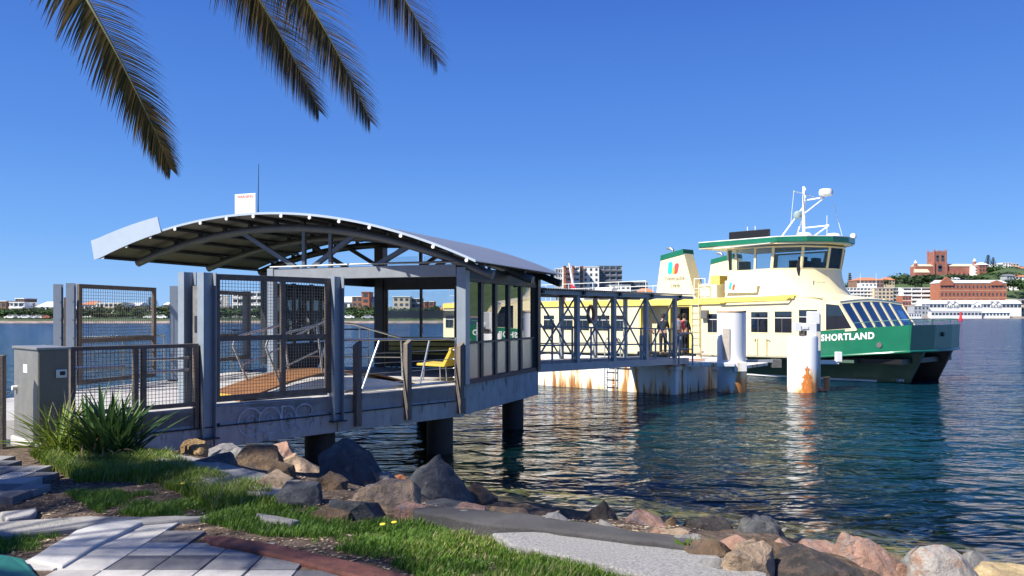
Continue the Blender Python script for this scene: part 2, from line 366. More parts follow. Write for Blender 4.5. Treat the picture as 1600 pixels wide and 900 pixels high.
obj('sheet', MB().box((0, .18, .85), (.012, .26, 1.7)), mat('scuffed zinc plate', (.38, .37, .36), .5, .6, .35, 5), inf); obj('torn_patch', MB().box((-.012, .17, 1.12), (.006, .1, .25)), M_dsteel, inf)
inf = thing('infill_plate', 'brown plate between the pale posts at the far left mesh gate', 'plate', (-8.04, 14.5, DK), R(15))
obj('sheet', MB().box((0, .1, .9), (.2, .015, 1.6)), M_rustfr, inf)

# mesh screens
def mesh_grid(mb, x0, x1, z0, z1, y, p=.05, r=.0028, px=None):
    n = int((x1 - x0) / p)
    for i in range(1, n): mb.bar((x0 + i * (x1 - x0) / n, y, z0), (x0 + i * (x1 - x0) / n, y, z1), 2 * r, 2 * r)
    n = int((z1 - z0) / p)
    for i in range(1, n): mb.bar((x0, y + r * 2, z0 + i * (z1 - z0) / n), (x1, y + r * 2, z0 + i * (z1 - z0) / n), 2 * r, 2 * r)
def mesh_screen(label, loc, rz, L_, h, z0=.06, mid=1.0, mull=None, p=.05, group=None, fw=.09):
    t = thing('mesh_screen', label, 'mesh screen', loc, rz, group)
    f = MB(); f.b2((0, -.03, z0), (fw, .03, h)).b2((L_ - fw, -.03, z0), (L_, .03, h)).b2((fw, -.03, h - fw), (L_ - fw, .03, h)).b2((fw, -.03, z0), (L_ - fw, .03, z0 + fw))
    obj('frame', f, M_rustfr, t, bevel=.005)
    if mid: obj('mid_rail', MB().b2((fw, -.026, mid - .04), (L_ - fw, .026, mid + .04)), M_rustfr, t)
    if mull: obj('mullion', MB().b2((mull - .035, -.034, z0 + fw), (mull + .035, .034, h - fw)), M_rustfr, t)
    m = MB(); mesh_grid(m, fw, L_ - fw, z0 + fw, h - fw, 0, p); obj('wire_mesh', m, M_galv, t, fix=False)
    return t
a = gu - ev * 5.2
ms = mesh_screen('large two-panel wire mesh screen with rusty frame above the graffiti', (a.x, a.y, DK), RE, 2.06, 2.0, .06, 1.02, mull=1.17)
gxy = Vector((-7.98, 14.6, 0)); ms2 = mesh_screen('smaller wire mesh gate at the far left of the wharf', (-7.95, 14.65, DK), R(76), 2.1, 1.95, .1, .9, fw=.08, p=.06)
ms3 = mesh_screen('plain mesh gate seen through the large screen, beside the far edge', (-7.05, 17.3, DK), R(78), 2.6, 1.95, .3, .9, fw=.09, p=.08)
# balustrade of mesh and two inner tubes along the near left edge
def balustrade(label, s0, s1, off=0):
    a = gu + ev * s0 + fv * off; L_ = s1 - s0
    t = thing('mesh_balustrade', label, 'balustrade', (a.x, a.y, DK), RE)
    obj('top_rail', MB().b2((0, -.04, .90), (L_, .04, .955)), M_rustfr, t, bevel=.005)
    obj('bottom_rail', MB().b2((0, -.03, .03), (L_, .03, .09)), M_rustfr, t)
    k = 3
    for i, x in enumerate((.0, .82, .93, L_ - .06, L_ + .02)): obj('stanchion', MB().b2((x, -.045, -.32), (x + .06, .045, .90)), M_rustfr, t)
    m = MB(); mesh_grid(m, .06, L_ - .06, .09, .9, 0); obj('wire_mesh', m, M_galv, t, fix=False)
    for z in (.62, .80):
        obj('inner_tube', MB().tube([(.98, .12, z - .06), (L_ - .08, .12, z - .06)], .022, 8), M_stain, t, smooth=True)
    obj('inner_tube', MB().tube([(.1, .12, .66), (.75, .12, .66)], .022, 8), M_stain, t, smooth=True)
balustrade('rusty mesh balustrade beside the cabinet and the strappy plants', -7.2, -5.45)
# far handrail
def rail(label, pts, posts, h=.95, mids=2, loc=None, name='handrail', r=.022, m=None, cat='handrail', drop=.95):
    p0 = Vector(pts[0]); t = thing(name, label, cat, (p0.x, p0.y, p0.z))
    P = [Vector(p) - p0 for p in pts]; m = m or M_stain
    obj('top_rail', MB().tube([p + Vector((0, 0, h)) for p in P], r, 8), m, t, smooth=True)
    for k in range(mids): obj('mid_rail', MB().tube([p + Vector((0, 0, h * (k + 1) / (mids + 1))) for p in P], r * .6, 6), m, t, smooth=True)
    for i in range(len(P) - 1):
        n = max(1, round((P[i + 1] - P[i]).length / posts))
        for j in range(n + (i == len(P) - 2)):
            q = P[i].lerp(P[i + 1], j / n); obj('stanchion', MB().tube([q, q + Vector((0, 0, h))], r * .9, 6), m, t, smooth=True)
    return t
rail('steel handrail along the far edge of the wharf, left of the twin posts', [(-7.35, 16.9, DK), (-8.1, 14.9, DK)], 1.0)
rail('long steel handrail on the far edge behind the large mesh screen', [(-6.9, 19.7, DK), (-6.5, 20.9, DK), (-3.9, 21.7, DK)], 1.1, h=1.0, mids=3)
rail('low handrail over the water behind the grey cabinet', [(-11.5, 13.2, 1.25), (-8.5, 12.5, DK)], 1.3, h=.93)

# near balustrade between the mesh screen and the glass wall: timber posts, rail and wires
nb = thing('wire_balustrade', 'stainless wire balustrade with timber fender posts in front of the waiting room', 'balustrade', (G.x, G.y, DK), RE)
obj('top_rail', MB().tube([(-2.9, .10, .95), (-.35, .10, .91), (-.12, .12, .88), (-.10, .12, .1)], .024, 8), M_stain, nb, smooth=True)
for z in (.15, .33, .51, .69): obj('wire', MB().tube([(-2.88, .1, z), (-.1, .12, z)], .006, 5), M_stain, nb)
for x in (-2.86, -.14): obj('stanchion', MB().tube([(x, .1, 0), (x, .1, .93)], .02, 8), M_stain, nb, smooth=True)
obj('foot_rail', MB().tube([(-2.8, .06, .05), (-.2, .06, .07)], .028, 8), M_stain, nb, smooth=True)
for x0, x1, z1 in ((-2.35, -1.95, .92), (-1.0, -.75, .9)): obj('brace', MB().tube([(x0, .18, .02), (x1, .18, z1)], .02, 8), M_stain, nb, smooth=True)
def fender(x, label, h=.93):
    p = gu + ev * x - fv * .07
    t = MB().loft([[(-.055, -.06, 0), (.055, -.06, 0), (.055, .06, 0), (-.055, .06, 0)], [(-.055, -.06, h - .08 + .55), (.055, -.06, h + .55), (.055, .06, h + .55), (-.055, .06, h - .08 + .55)]])
    o = obj('fender_post', t, M_timber, bevel=.006); o.location = (p.x, p.y, DK - .55); o.rotation_euler.z = RE
    tag(o, label, 'fender post', 'timber fender posts on the near beam')
fender(-2.62, 'grey timber post with slanted top just right of the mesh screen'); fender(-1.5, 'grey timber post in the middle of the wire balustrade'); fender(-.17, 'weathered timber post against the corner of the glass wall', .85)

# humped plywood ramp and its handrails
rp = thing('boarding_ramp', 'brown plywood hump ramp with pale side stringer inside the balustrade', 'ramp', (G.x, G.y, DK), RE)
ra = []; x0, x1 = -4.55, -.75
def hump(t): return .02 + .36 * math.sin(math.pi * t) ** 1.1
N_ = 24
top = MB().loft([[(x0 + (x1 - x0) * i / N_, .42, hump(i / N_)), (x0 + (x1 - x0) * i / N_, 1.7, hump(i / N_)), (x0 + (x1 - x0) * i / N_, 1.7, hump(i / N_) - .03), (x0 + (x1 - x0) * i / N_, .42, hump(i / N_) - .03)] for i in range(N_ + 1)])
obj('ramp_deck', top, M_ply, rp)
sd = MB().loft([[(x0 + (x1 - x0) * i / N_, .44, max(.005, hump(i / N_) * .78 - .03)), (x0 + (x1 - x0) * i / N_, .5, max(.005, hump(i / N_) * .78 - .03)), (x0 + (x1 - x0) * i / N_, .5, 0), (x0 + (x1 - x0) * i / N_, .44, 0)] for i in range(2, N_ - 1)])
obj('side_stringer', sd, mat('pale blue sheet', (.45, .52, .62), .5), rp)
obj('tactile_strip', MB().box((x0 + .1, 1.0, .045), (.25, 1.1, .02)), mat('yellow tactile', (.62, .40, .05), .6), rp)
wh = MB(); wh.tube([(-2.72, .3, .13), (-2.72, .36, .13)], .075, 14); obj('castor_wheel', wh, M_rubber, rp)
def hoop(lbl, pts, braces=()):
    t = thing('ramp_handrail', lbl, 'handrail', (G.x, G.y, DK), RE)
    obj('rail', MB().tube(pts, .021, 8), M_stain, t, smooth=True)
    for a, b in braces: obj('brace', MB().tube([a, b], .016, 6), M_stain, t, smooth=True)
hoop('bent stainless handrail at the left end of the brown ramp, near side', [(-3.75, .5, .16), (-4.05, .5, .85), (-4.0, .5, .98), (-3.9, .5, 1.02), (-3.1, .5, 1.2), (-3.05, .5, 1.18), (-2.95, .5, .35)], [((-3.85, .5, .45), (-3.05, .5, .75))])
hoop('bent stainless handrail at the left end of the brown ramp, far side', [(-3.75, 1.6, .16), (-4.05, 1.6, .85), (-4.0, 1.6, .98), (-3.9, 1.6, 1.02), (-3.1, 1.6, 1.2), (-3.05, 1.6, 1.18), (-2.95, 1.6, .35)], [((-3.85, 1.6, .5), (-3.05, 1.6, .8))])
hoop('long stainless handrail over the right half of the brown ramp', [(-2.9, 1.6, .95), (-2.2, 1.6, 1.25), (-1.5, 1.6, 1.2), (-.3, 1.6, .9), (-.25, 1.6, .05)], [((-2.3, 1.6, .35), (-2.0, 1.6, 1.24)), ((-1.35, 1.6, .3), (-1.35, 1.6, 1.18)), ((-2.6, 1.6, .6), (-.3, 1.6, .5))])

# ------------------------------------------------------------ waiting shelter
sh = thing('waiting_shelter', 'steel wharf waiting shelter with barrel roof of corrugated sheet and glass walls', 'shelter', G, RU)
V0, V1 = -.58, 8.86
def rz(v):
    t = (v - V0) / (V1 - V0); return 2.39 + .3 * t + 4 * .96 * t * (1 - t)
U0, U1 = -.75, 4.66
nu = 71 * 4; nv = 44; rm = MB()
for i in range(nu + 1):
    u = U0 + (U1 - U0) * i / nu; c = .010 * math.sin(2 * math.pi * i / 4)
    for j in range(nv + 1):
        v = V0 + (V1 - V0) * j / nv; rm.v.append((u, v, rz(v) + c))
for i in range(nu):
    for j in range(nv): rm.f.append((i * (nv + 1) + j, (i + 1) * (nv + 1) + j, (i + 1) * (nv + 1) + j + 1, i * (nv + 1) + j + 1))
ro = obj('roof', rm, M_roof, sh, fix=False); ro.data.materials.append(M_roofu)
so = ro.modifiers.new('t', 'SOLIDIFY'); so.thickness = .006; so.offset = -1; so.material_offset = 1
ve = MB().loft([[(U0 - .012, V0 + (V1 - V0) * j / nv, rz(V0 + (V1 - V0) * j / nv) - .025), (U0 + .0, V0 + (V1 - V0) * j / nv, rz(V0 + (V1 - V0) * j / nv) - .025), (U0, V0 + (V1 - V0) * j / nv, rz(V0 + (V1 - V0) * j / nv) + .022), (U0 - .012, V0 + (V1 - V0) * j / nv, rz(V0 + (V1 - V0) * j / nv) + .022)] for j in range(nv + 1)])
obj('verge_trim', ve, M_fascia, ro)
for k in range(14):
    v = V0 + .18 + (V1 - V0 - .36) * k / 13
    pu = obj('purlin', MB().tube([(U0 - .005, v, rz(v) - .06), (U1 - .02, v, rz(v) - .06)], .038, 10), M_dsteel, sh, smooth=True)
    obj('end_cap', MB().tube([(U0 - .03, v, rz(v) - .06), (U0 - .006, v, rz(v) - .06)], .036, 12), M_white, pu)
for u in (0, 2.33, 4.4):
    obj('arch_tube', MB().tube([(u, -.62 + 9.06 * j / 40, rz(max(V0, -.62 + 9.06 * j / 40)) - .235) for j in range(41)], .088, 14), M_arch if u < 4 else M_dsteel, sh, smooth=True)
    for k in range(14):
        v = V0 + .18 + (V1 - V0 - .36) * k / 13
        if v < 8.4: obj('cleat', MB().bar((u, v, rz(v) - .16), (u, v, rz(v) - .09), .08, .08), M_dsteel, sh)
# upstanding fascia panel at the left end of the near verge
fp = MB(); P = []
for j in range(9):
    v = 8.92 - (8.92 - 6.95) * j / 8; n = .40; ang = -.37
    P.append(v)
ring = []
for v in P: 
    z = rz(min(v, V1)); ring.append([(U0 - .05, v, z - .05), (U0 - .03, v, z - .05), (U0 - .03, v + .10, z + .30 + .05 * (v - 6.95)), (U0 - .05, v + .10, z + .30 + .05 * (v - 6.95))])
obj('fascia_panel', MB().loft(ring), M_fascia, sh)
# frame
TB = 2.39
def col(u, v, zt, m=M_dsteel, s=.2, nm='column'): return obj(nm, MB().box((u, v, zt / 2), (s, s, zt)), m, sh, bevel=.006)
hc = MB(); hh = rz(0) - .3
hc.box((0, 0.02, hh / 2), (.2, .2, hh))
obj('column', hc, M_post, sh, bevel=.006)
col(4.3, 0, rz(0) - .3); col(4.3, 4.4, rz(4.4) - .3, s=.26); col(0, 4.6, TB, M_post, .16); col(4.35, 8.2, rz(8.2) - .3)
obj('front_beam', MB().box((0, 2.4, 2.27), (.12, 4.5, .24)), M_steel, sh, bevel=.005)
obj('conduit', MB().tube([(-.08, .1, 2.43), (-.08, 2.0, 2.44), (-.08, 4.6, 2.42)], .02, 6), M_steel, sh)
obj('front_beam', MB().box((0, 6.6, 2.33), (.12, 3.6, .2)), M_dsteel, sh) if False else None
obj('back_beam', MB().box((4.3, 2.2, 2.22), (.14, 4.3, .34)), M_dsteel, sh, bevel=.005)
obj('side_beam', MB().box((2.15, 0, 2.22), (4.1, .12, .26)), M_dsteel, sh, bevel=.005)
obj('side_beam', MB().box((2.15, 4.6, 2.25), (4.1, .12, .24)), M_dsteel, sh, bevel=.005)
def zt(v): return rz(v) - .27
for u, st in ((0, (3.77, 3.1)), (4.3, (1.25, 2.1, 3.2))):
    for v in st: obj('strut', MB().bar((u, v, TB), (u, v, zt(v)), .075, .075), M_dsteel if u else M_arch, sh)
for u in (0, 2.33, 4.3):
    for a, b in ((5.4, 3.95), (2.5, 3.6), (1.25, 2.05)):
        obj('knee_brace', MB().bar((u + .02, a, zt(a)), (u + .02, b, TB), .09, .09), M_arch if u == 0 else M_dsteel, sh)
obj('cross_beam', MB().box((2.33, 2.3, 2.33), (.12, 4.4, .12)), M_dsteel, sh)
# clerestory panes between back posts
for v0, v1 in ((2.2, 3.1), (3.3, 4.25)):
    obj('clerestory_pane', MB().box((4.3, (v0 + v1) / 2, 2.68), (.012, v1 - v0, .5)), M_clear, sh)
obj('clerestory_bar', MB().box((4.28, 3.2, 2.78), (.03, 2.1, .02)).box((4.28, 3.2, 2.62), (.03, 2.1, .02)), M_post, sh)
# right glass wall: mullions, panes, transom, sill
us = [.14, .85, 1.62, 2.4, 3.2, 4.12]
for i, u in enumerate(us[1:-1]): obj('mullion', MB().box((u, 0, 1.05), (.13, .07, 2.06)), M_dsteel, sh)
obj('mullion', MB().box((.13, 0, 1.05), (.05, .07, 2.06)), M_dsteel, sh); obj('mullion', MB().box((4.14, 0, 1.05), (.08, .07, 2.06)), M_dsteel, sh)
obj('transom', MB().box((2.13, -.004, .82), (4.0, .06, .045)), M_rustfr, sh)
obj('sill', MB().box((2.13, -.01, .045), (4.1, .11, .09)), mat('maroon sill', (.10, .06, .065), .6), sh)
obj('head_rail', MB().box((2.13, -.012, 2.085), (4.1, .1, .06)), M_rustfr, sh)
for i in range(5):
    a, b = us[i] + .05, us[i + 1] - .05
    obj('window_pane', MB().box(((a + b) / 2, 0.01, 1.45), (b - a, .008, 1.22)), M_refl, sh)
    obj('frosted_pane', MB().box(((a + b) / 2, 0.01, .45), (b - a, .008, .7)), M_frost, sh)
# back glass wall
for v0, v1 in ((.2, 1.2), (1.28, 2.15), (2.23, 3.15), (3.23, 4.2)):
    bp_ = obj('window_pane', MB().box((4.3, (v0 + v1) / 2, 1.37), (.008, v1 - v0, 1.3)), M_clear, sh)
    obj('frosted_band', MB().box((4.288, (v0 + v1) / 2, 1.4), (.006, v1 - v0, .2)), M_band, bp_)
for v in (.17, 1.24, 2.19, 3.19, 4.22): obj('mullion', MB().box((4.3, v, 1.2), (.06, .06, 1.72)), M_dsteel, sh)
obj('dado_panel', MB().box((4.3, 2.2, .36), (.05, 4.1, .7)), M_dsteel, sh)
# left wall: panes over a dark mesh panel
for u0, u1 in ((.12, .72), (.8, 1.4), (1.48, 2.05)): obj('window_pane', MB().box(((u0 + u1) / 2, 4.6, 1.43), (u1 - u0, .008, 1.3)), M_refl, sh)
for u in (.76, 1.44, 2.1): obj('mullion', MB().box((u, 4.6, 1.05), (.08, .07, 2.1)), M_dsteel, sh)
obj('dado_panel', MB().box((1.05, 4.6, .38), (2.0, .04, .72)), M_dsteel, sh)

# benches
bt = thing('bench', 'long olive slatted bench along the back wall of the waiting room', 'bench', gu + uv * 3.9 + vv * 2.2 + Vector((0, 0, DK)), RU)
for k, z in enumerate((.50, .63, .76)): obj('backrest', MB().box((.22, 0, z), (.03, 3.7, .1)), M_bench, bt, bevel=.008)
for k in range(3): obj('seat', MB().box((-.12 + .13 * k, 0, .40), (.11, 3.7, .035)), M_bench, bt, bevel=.006)
for v in (-1.6, 0, 1.6): obj('leg', MB().tube([(-.1, v, 0), (-.1, v, .38)], .02, 8).tube([(.2, v, 0), (.24, v, .8)], .02, 8), M_dsteel, bt)
bt = thing('bench', 'sunlit yellow bench end beside the right glass wall of the waiting room', 'bench', gu + uv * .55 + vv * .95 + Vector((0, 0, DK)), RU)
se = MB().loft([[(u, .42, .33), (u, .38, .37), (u, -.18, .34), (u, -.34, .62), (u, -.36, .70), (u, -.41, .69), (u, -.40, .6), (u, -.24, .30), (u, .38, .32)] for u in (0, 1.9)])
obj('seat', se, M_ybench, bt, bevel=.006)
for u in (.12, 1.75):
    for v in (-.25, -.1, .3): obj('leg', MB().tube([(u, v, 0), (u, v * .9, .32)], .012, 6), M_stain, bt)
# roof sign and whip aerial
def text_mesh(body, size, depth=.004, align='CENTER', spacing=1.0, bold=0.0):
    c = bpy.data.curves.new('lettering', 'FONT'); c.body = body; c.size = size; c.extrude = depth; c.align_x = align; c.offset = bold; c.space_character = spacing; c.resolution_u = 3
    o = bpy.data.objects.new('lettering', c); COL.objects.link(o); dg = bpy.context.evaluated_depsgraph_get()
    me = bpy.data.meshes.new_from_object(o.evaluated_get(dg)); bpy.data.objects.remove(o); bpy.data.curves.remove(c); me.materials.clear(); return me
def text(body, size, loc, rz_, m, parent=None, name='lettering', rx=90, depth=.004, bold=0.0, **k):
    o = obj(name, text_mesh(body, size, depth, bold=bold, **k), m, parent, fix=False); o.location = loc; o.rotation_euler = (R(rx), 0, rz_); return o
sv_ = 4.75; sp = gu + uv * (U0 + .05) + vv * sv_
sg = thing('warning_sign', 'white warning notice board standing on the near edge of the shelter roof', 'sign', (sp.x, sp.y, DK + rz(sv_) - .03), R(-21))
obj('board', MB().box((0, 0, .25), (.54, .02, .44)), M_white, sg, bevel=.01)
for x in (-.2, .2): obj('bracket', MB().box((x, .03, .1), (.03, .03, .3)), M_galv, sg)
text('WARNING', .085, (0, -.014, .38), 0, mat('red sign paint', (.7, .12, .08), .5), sg, 'heading', depth=.001)
ln = MB()
for k in range(6): ln.box((0, -.012, .33 - .045 * k), (.40 - .05 * (k % 3), .002, .008))
obj('small_print', ln, mat('pale print', (.55, .52, .5), .6), sg)
ae = MB().tube([(0, 0, 0), (0, 0, .25), (.012, 0, 1.1)], [.014, .010, .006], 6).tube([(0, 0, -.02), (0, 0, .03)], .03, 8)
sp = gu + uv * (U0 + .3) + vv * 4.62; o = obj('whip_aerial', ae, M_dsteel); o.location = (sp.x, sp.y, DK + rz(4.6)); tag(o, 'thin black whip aerial rising from the shelter roof behind the white board', 'aerial')

# ------------------------------------------------------------ utility cabinet, left fence post
ca = Vector((-5.45, 9.2, 1.2))
cb = thing('utility_cabinet', 'grey metal utility cabinet with latch and small white label at the wharf entrance', 'cabinet', ca, RE)
M_cab = mat('cabinet metal', (.35, .34, .31), .42, .55, .15, 5); M_cabd = mat('cabinet door', (.20, .18, .13), .45, .4, .12, 4)
obj('plinth', MB().b2((-.03, -.03, -.1), (.36, .95, .03)), mat('plinth concrete', (.5, .48, .45), .9), cb, bevel=.02)
obj('body', MB().b2((0, 0.012, .03), (.33, .9, 1.10)), M_cab, cb, bevel=.006)
obj('lid', MB().b2((-.02, -.012, 1.10), (.35, .92, 1.13)), M_cab, cb, bevel=.006)
dr = obj('door', MB().b2((.008, -.004, .045), (.322, .012, 1.09)), M_cabd, cb, bevel=.004)
obj('latch', MB().box((.24, -.014, .82), (.12, .02, .1)), M_stain, dr, bevel=.004); obj('handle', MB().box((.25, -.03, .825), (.05, .014, .045)), M_rubber, dr)
obj('label_plate', MB().box((-.003, .45, .87), (.004, .15, .1)), M_white, cb)
obj('side_knob', MB().tube([(0, .8, .62), (-.05, .8, .62)], .03, 10), M_white, cb)
o = obj('fence_post', MB().box((0, 0, .5), (.14, .14, 1.1)), M_timber, bevel=.008); q = gp(2, 700); o.location = (q.x - .04, q.y, 1.2); o.rotation_euler.z = R(20)
tag(o, 'brown timber fence post at the far left edge, left of the cabinet', 'fence post')
# ------------------------------------------------------------ covered gangway
GW0 = Vector((.55, 20.7, 1.45)); GW1 = Vector((5.83, 27.25, 1.22)); gd = Vector((GW1.x - GW0.x, GW1.y - GW0.y, 0)); GL = gd.length; gd.normalize(); RG = math.atan2(gd.y, gd.x)
gw = thing('covered_gangway', 'covered steel truss gangway leading from the shelter to the white pontoon', 'gangway', (GW0.x, GW0.y, 1.2), RG)
M_gw = mat('gangway paint', (.34, .36, .38), .5, .3, .15, 5, col2=(.16, .12, .09), thr=.66); M_gws = mat('gangway roof', (.34, .34, .34), .5, .4, .15, 3)
def fz(x): return .22 - .18 * x / GL
ZR = 3.36 - 1.2
gr_ = MB()
for i in range(0, 169):
    x = -.2 + (GL + .65) * i / 168; c = .012 * (1 if (i // 1) % 2 else -1)
    for y in (-.28, 1.0, 2.2): gr_.v.append((x, y, ZR + .05 + c + (.04 if y == 1.0 else 0)))
for i in range(168):
    for j in range(2): gr_.f.append((3 * i + j, 3 * i + 3 + j, 3 * i + 4 + j, 3 * i + 1 + j))
o = obj('roof', gr_, M_gws, gw, fix=False); s_ = o.modifiers.new('t', 'SOLIDIFY'); s_.thickness = .006
obj('roof_edge', MB().box(((GL + .45) / 2, -.10, ZR - .05), (GL + .6, .06, .1)).box(((GL + .45) / 2, 2.0, ZR - .05), (GL + .6, .06, .1)), M_gw, gw)
xsn = [GL - .62 - 1.93 * k for k in range(5)][::-1]      # panel points
for x in xsn:
    for y in (0, 1.9): obj('column', MB().box((x, y, (fz(x) + ZR - .1) / 2), (.14 if y == 0 else .12, .12, ZR - .1 - fz(x))), M_gw, gw, bevel=.005)
    obj('rafter', MB().box((x + .12, .95, ZR - .03), (.1, 2.3, .1)), M_dsteel, gw)
obj('bracket', MB(), None) if False else None
for x in xsn: obj('roof_gusset', MB().loft([[(x, -.03, ZR - .02), (x + .75, -.03, ZR - .02), (x + .75, -.03, ZR - .08), (x, -.03, ZR - .2)], [(x, .03, ZR - .02), (x + .75, .03, ZR - .02), (x + .75, .03, ZR - .08), (x, .03, ZR - .2)]]), M_dsteel, gw)
for y in (0.0, 1.9):
    for a, b in zip(xsn[:-1], xsn[1:]):
        obj('diagonal', MB().bar((a + .04, y - .02, ZR - .15), (b - .04, y - .02, fz(b) + .05), .038, .038), M_gw, gw); (y == 0) and obj('diagonal', MB().bar((a + .04, y + .035, fz(a) + .05), (b - .04, y + .035, ZR - .15), .038, .038), M_gw, gw)
    obj('bottom_chord', MB().bar((-.1, y, fz(0) - .09), (GL + .3, y, fz(GL) - .09), .14, .2), M_gw, gw)
    for h in (.5, 1.0): obj('side_rail', MB().tube([(0, y + .1, fz(0) + h), (GL - .3, y + .1, fz(GL) + h)], .024, 8), M_gw, gw, smooth=True)
obj('floor', MB().slab([(-.1, .05, fz(0)), (GL + .3, .05, fz(GL)), (GL + .3, 1.85, fz(GL)), (-.1, 1.85, fz(0))], .06), M_deck, gw)
for k in range(8):
    x = 1.0 + k * .95; obj('rail_post', MB().tube([(x, .12, fz(x)), (x, .12, fz(x) + 1.0)], .03, 8), M_gw, gw, smooth=True)
pp = GW1 + gd * .2
t = thing('gate_rail', 'bent grey tube rail at the pontoon end of the covered gangway', 'handrail', (pp.x - .2, pp.y - .5, 1.0), RG)
obj('rail', MB().tube([(-.3, 0, 0), (-.3, 0, 1.1), (.4, -.1, 1.1), (.5, -.1, 1.0), (.5, -.1, 0)], .03, 8), M_gw, t, smooth=True); obj('mid_rail', MB().tube([(-.3, 0, .6), (.5, -.1, .55)], .022, 8), M_gw, t, smooth=True)
# lifebuoy
q = at(919, 491, 23.2)
lb = thing('lifebuoy', 'faded orange lifebuoy hung on a gangway column', 'lifebuoy', q - Vector((0, 0, .25)), RG + R(12))
tor = MB(); n1, n2 = 28, 10
for i in range(n1):
    a = 2 * math.pi * i / n1
    for j in range(n2):
        b = 2 * math.pi * j / n2; r = .22 + .05 * math.cos(b); tor.v.append((r * math.cos(a), .05 * math.sin(b) - .08, .25 + r * math.sin(a)))
for i in range(n1):
    for j in range(n2): tor.f.append((i * n2 + j, ((i + 1) % n1) * n2 + j, ((i + 1) % n1) * n2 + (j + 1) % n2, i * n2 + (j + 1) % n2))
obj('ring', tor, mat('faded orange', (.42, .17, .08), .7, var=.25, scale=6), lb, smooth=True)
obj('grab_line', MB().tube([(.29 * math.cos(a * .2244), -.08, .25 + .29 * math.sin(a * .2244)) for a in range(29)], .008, 5), M_rustfr, lb)

# ------------------------------------------------------------ pontoon
def streak_mat(name, paint, rust, thr=.5, sc=(3.2, 3.2, .35), low=None, wmax=1.0):
    m = bpy.data.materials.new(name); m.use_nodes = True; N = m.node_tree.nodes; L = m.node_tree.links; b = N['Principled BSDF']; b.inputs['Roughness'].default_value = .5
    tc = N.new('ShaderNodeTexCoord'); mp = N.new('ShaderNodeMapping'); mp.inputs['Scale'].default_value = sc; L.new(tc.outputs['Object'], mp.inputs[0])
    n = N.new('ShaderNodeTexNoise'); n.inputs['Scale'].default_value = 1; n.inputs['Detail'].default_value = 7; n.inputs['Roughness'].default_value = .6; L.new(mp.outputs[0], n.inputs[0])
    val = n.outputs[0]
    if low:
        sp = N.new('ShaderNodeSeparateXYZ'); L.new(tc.outputs['Object'], sp.inputs[0]); mr = N.new('ShaderNodeMapRange'); mr.inputs[1].default_value = low[0]; mr.inputs[2].default_value = low[1]; mr.inputs[3].default_value = low[2]; mr.inputs[4].default_value = 0
        L.new(sp.outputs[2], mr.inputs[0]); ad = N.new('ShaderNodeMath'); ad.operation = 'ADD'; L.new(val, ad.inputs[0]); L.new(mr.outputs[0], ad.inputs[1]); val = ad.outputs[0]
    cr = N.new('ShaderNodeValToRGB'); L.new(val, cr.inputs[0]); e = cr.color_ramp.elements
    e[0].position = thr; e[0].color = (*paint, 1); e[1].position = thr + .20; e[1].color = (rust[0] * .35, rust[1] * .35, rust[2] * .4, 1)
    a = cr.color_ramp.elements.new(thr + .05); a.color = (paint[0] * .95, paint[1] * .72, paint[2] * .42, 1); a = cr.color_ramp.elements.new(thr + .10); a.color = (*rust, 1)
    L.new(cr.outputs[0], b.inputs['Base Color']); return m
M_pont = streak_mat('pontoon white paint rusting', (.80, .80, .78), (.45, .20, .06), .53, low=(0, .5, .10))
M_pile_w = streak_mat('mooring pile white paint', (.82, .82, .82), (.55, .22, .06), .63, sc=(1.5, 1.5, .3), low=(-.1, 1.0, .22))
PC = Vector((5.57, 27.2, 0)); pa = Vector((-.85, .527, 0)).normalized(); pb = Vector((.616, .788, 0)).normalized()
pt = thing('pontoon', 'white steel pontoon with rust streaks at the end of the covered gangway', 'pontoon', PC, math.atan2(pb.y, pb.x))
# local: x along pb (right side going away), y to the left (approx pa)
obj('hull', MB().prism([(0, 0), (6.3, 0), (6.3, 2.75), (0, 2.75)], -.8, .98), M_pont, pt, bevel=.03)
obj('hull', MB().prism([(.25, 2.77), (5.6, 2.77), (5.6, 8.5), (.25, 8.5)], -.8, .72), M_pont, pt, bevel=.03)
obj('coaming', MB().box((2.6, 5.6, .86), (3.4, 5.5, .26)), M_pont, pt, bevel=.02)
obj('deck', MB().prism([(.1, .1), (6.2, .1), (6.2, 2.7), (.1, 2.7)], .985, 1.0), mat('pontoon deck paint', (.68, .64, .58), .7, col2=(.32, .15, .07), thr=.58, scale=1.5), pt)
obj('rubbing_strake', MB().box((-.03, 1.3, .9), (.06, 2.7, .12)).box((3.1, -.03, .9), (6.2, .06, .12)), M_pont, pt)
for x in (1.2, 3.4): obj('hatch', MB().lathe((x, .8, 1.0), [(.3, 0), (.3, .03), (.0, .04)], 18), mat('rusty hatch', (.28, .12, .06), .8, var=.3), pt)
# hanging boarding platform at the right
obj('platform', MB().prism([(2.9, -.75), (6.6, -.75), (6.6, .05), (2.9, .05)], .70, .82), M_pont, pt, bevel=.01)
lad = MB(); 
for y in (2.3, 2.75):
    obj('ladder_rail', MB().tube([(-.1, y, -.3), (-.1, y, 1.65), (-.05, y, 1.8), (.08, y, 1.88), (.2, y, 1.8), (.24, y, 1.65), (.24, y, 1.0)], .025, 8), M_gw, pt, smooth=True)
for k in range(5): obj('ladder_rung', MB().tube([(-.1, 2.3, -.05 + .27 * k), (-.1, 2.75, -.05 + .27 * k)], .018, 6), M_gw, pt)
for k, (x, y) in enumerate(((.35, 1.25),)):
    pass
def simple_thing(name, mb, m, loc, rzz, label, cat, smooth=True, bevel=0, group=None):
    o = obj(name, mb, m, smooth=smooth, bevel=bevel); o.location = loc; o.rotation_euler.z = rzz; return tag(o, label, cat, group)
q = at(1005.5, 567, 26.6)
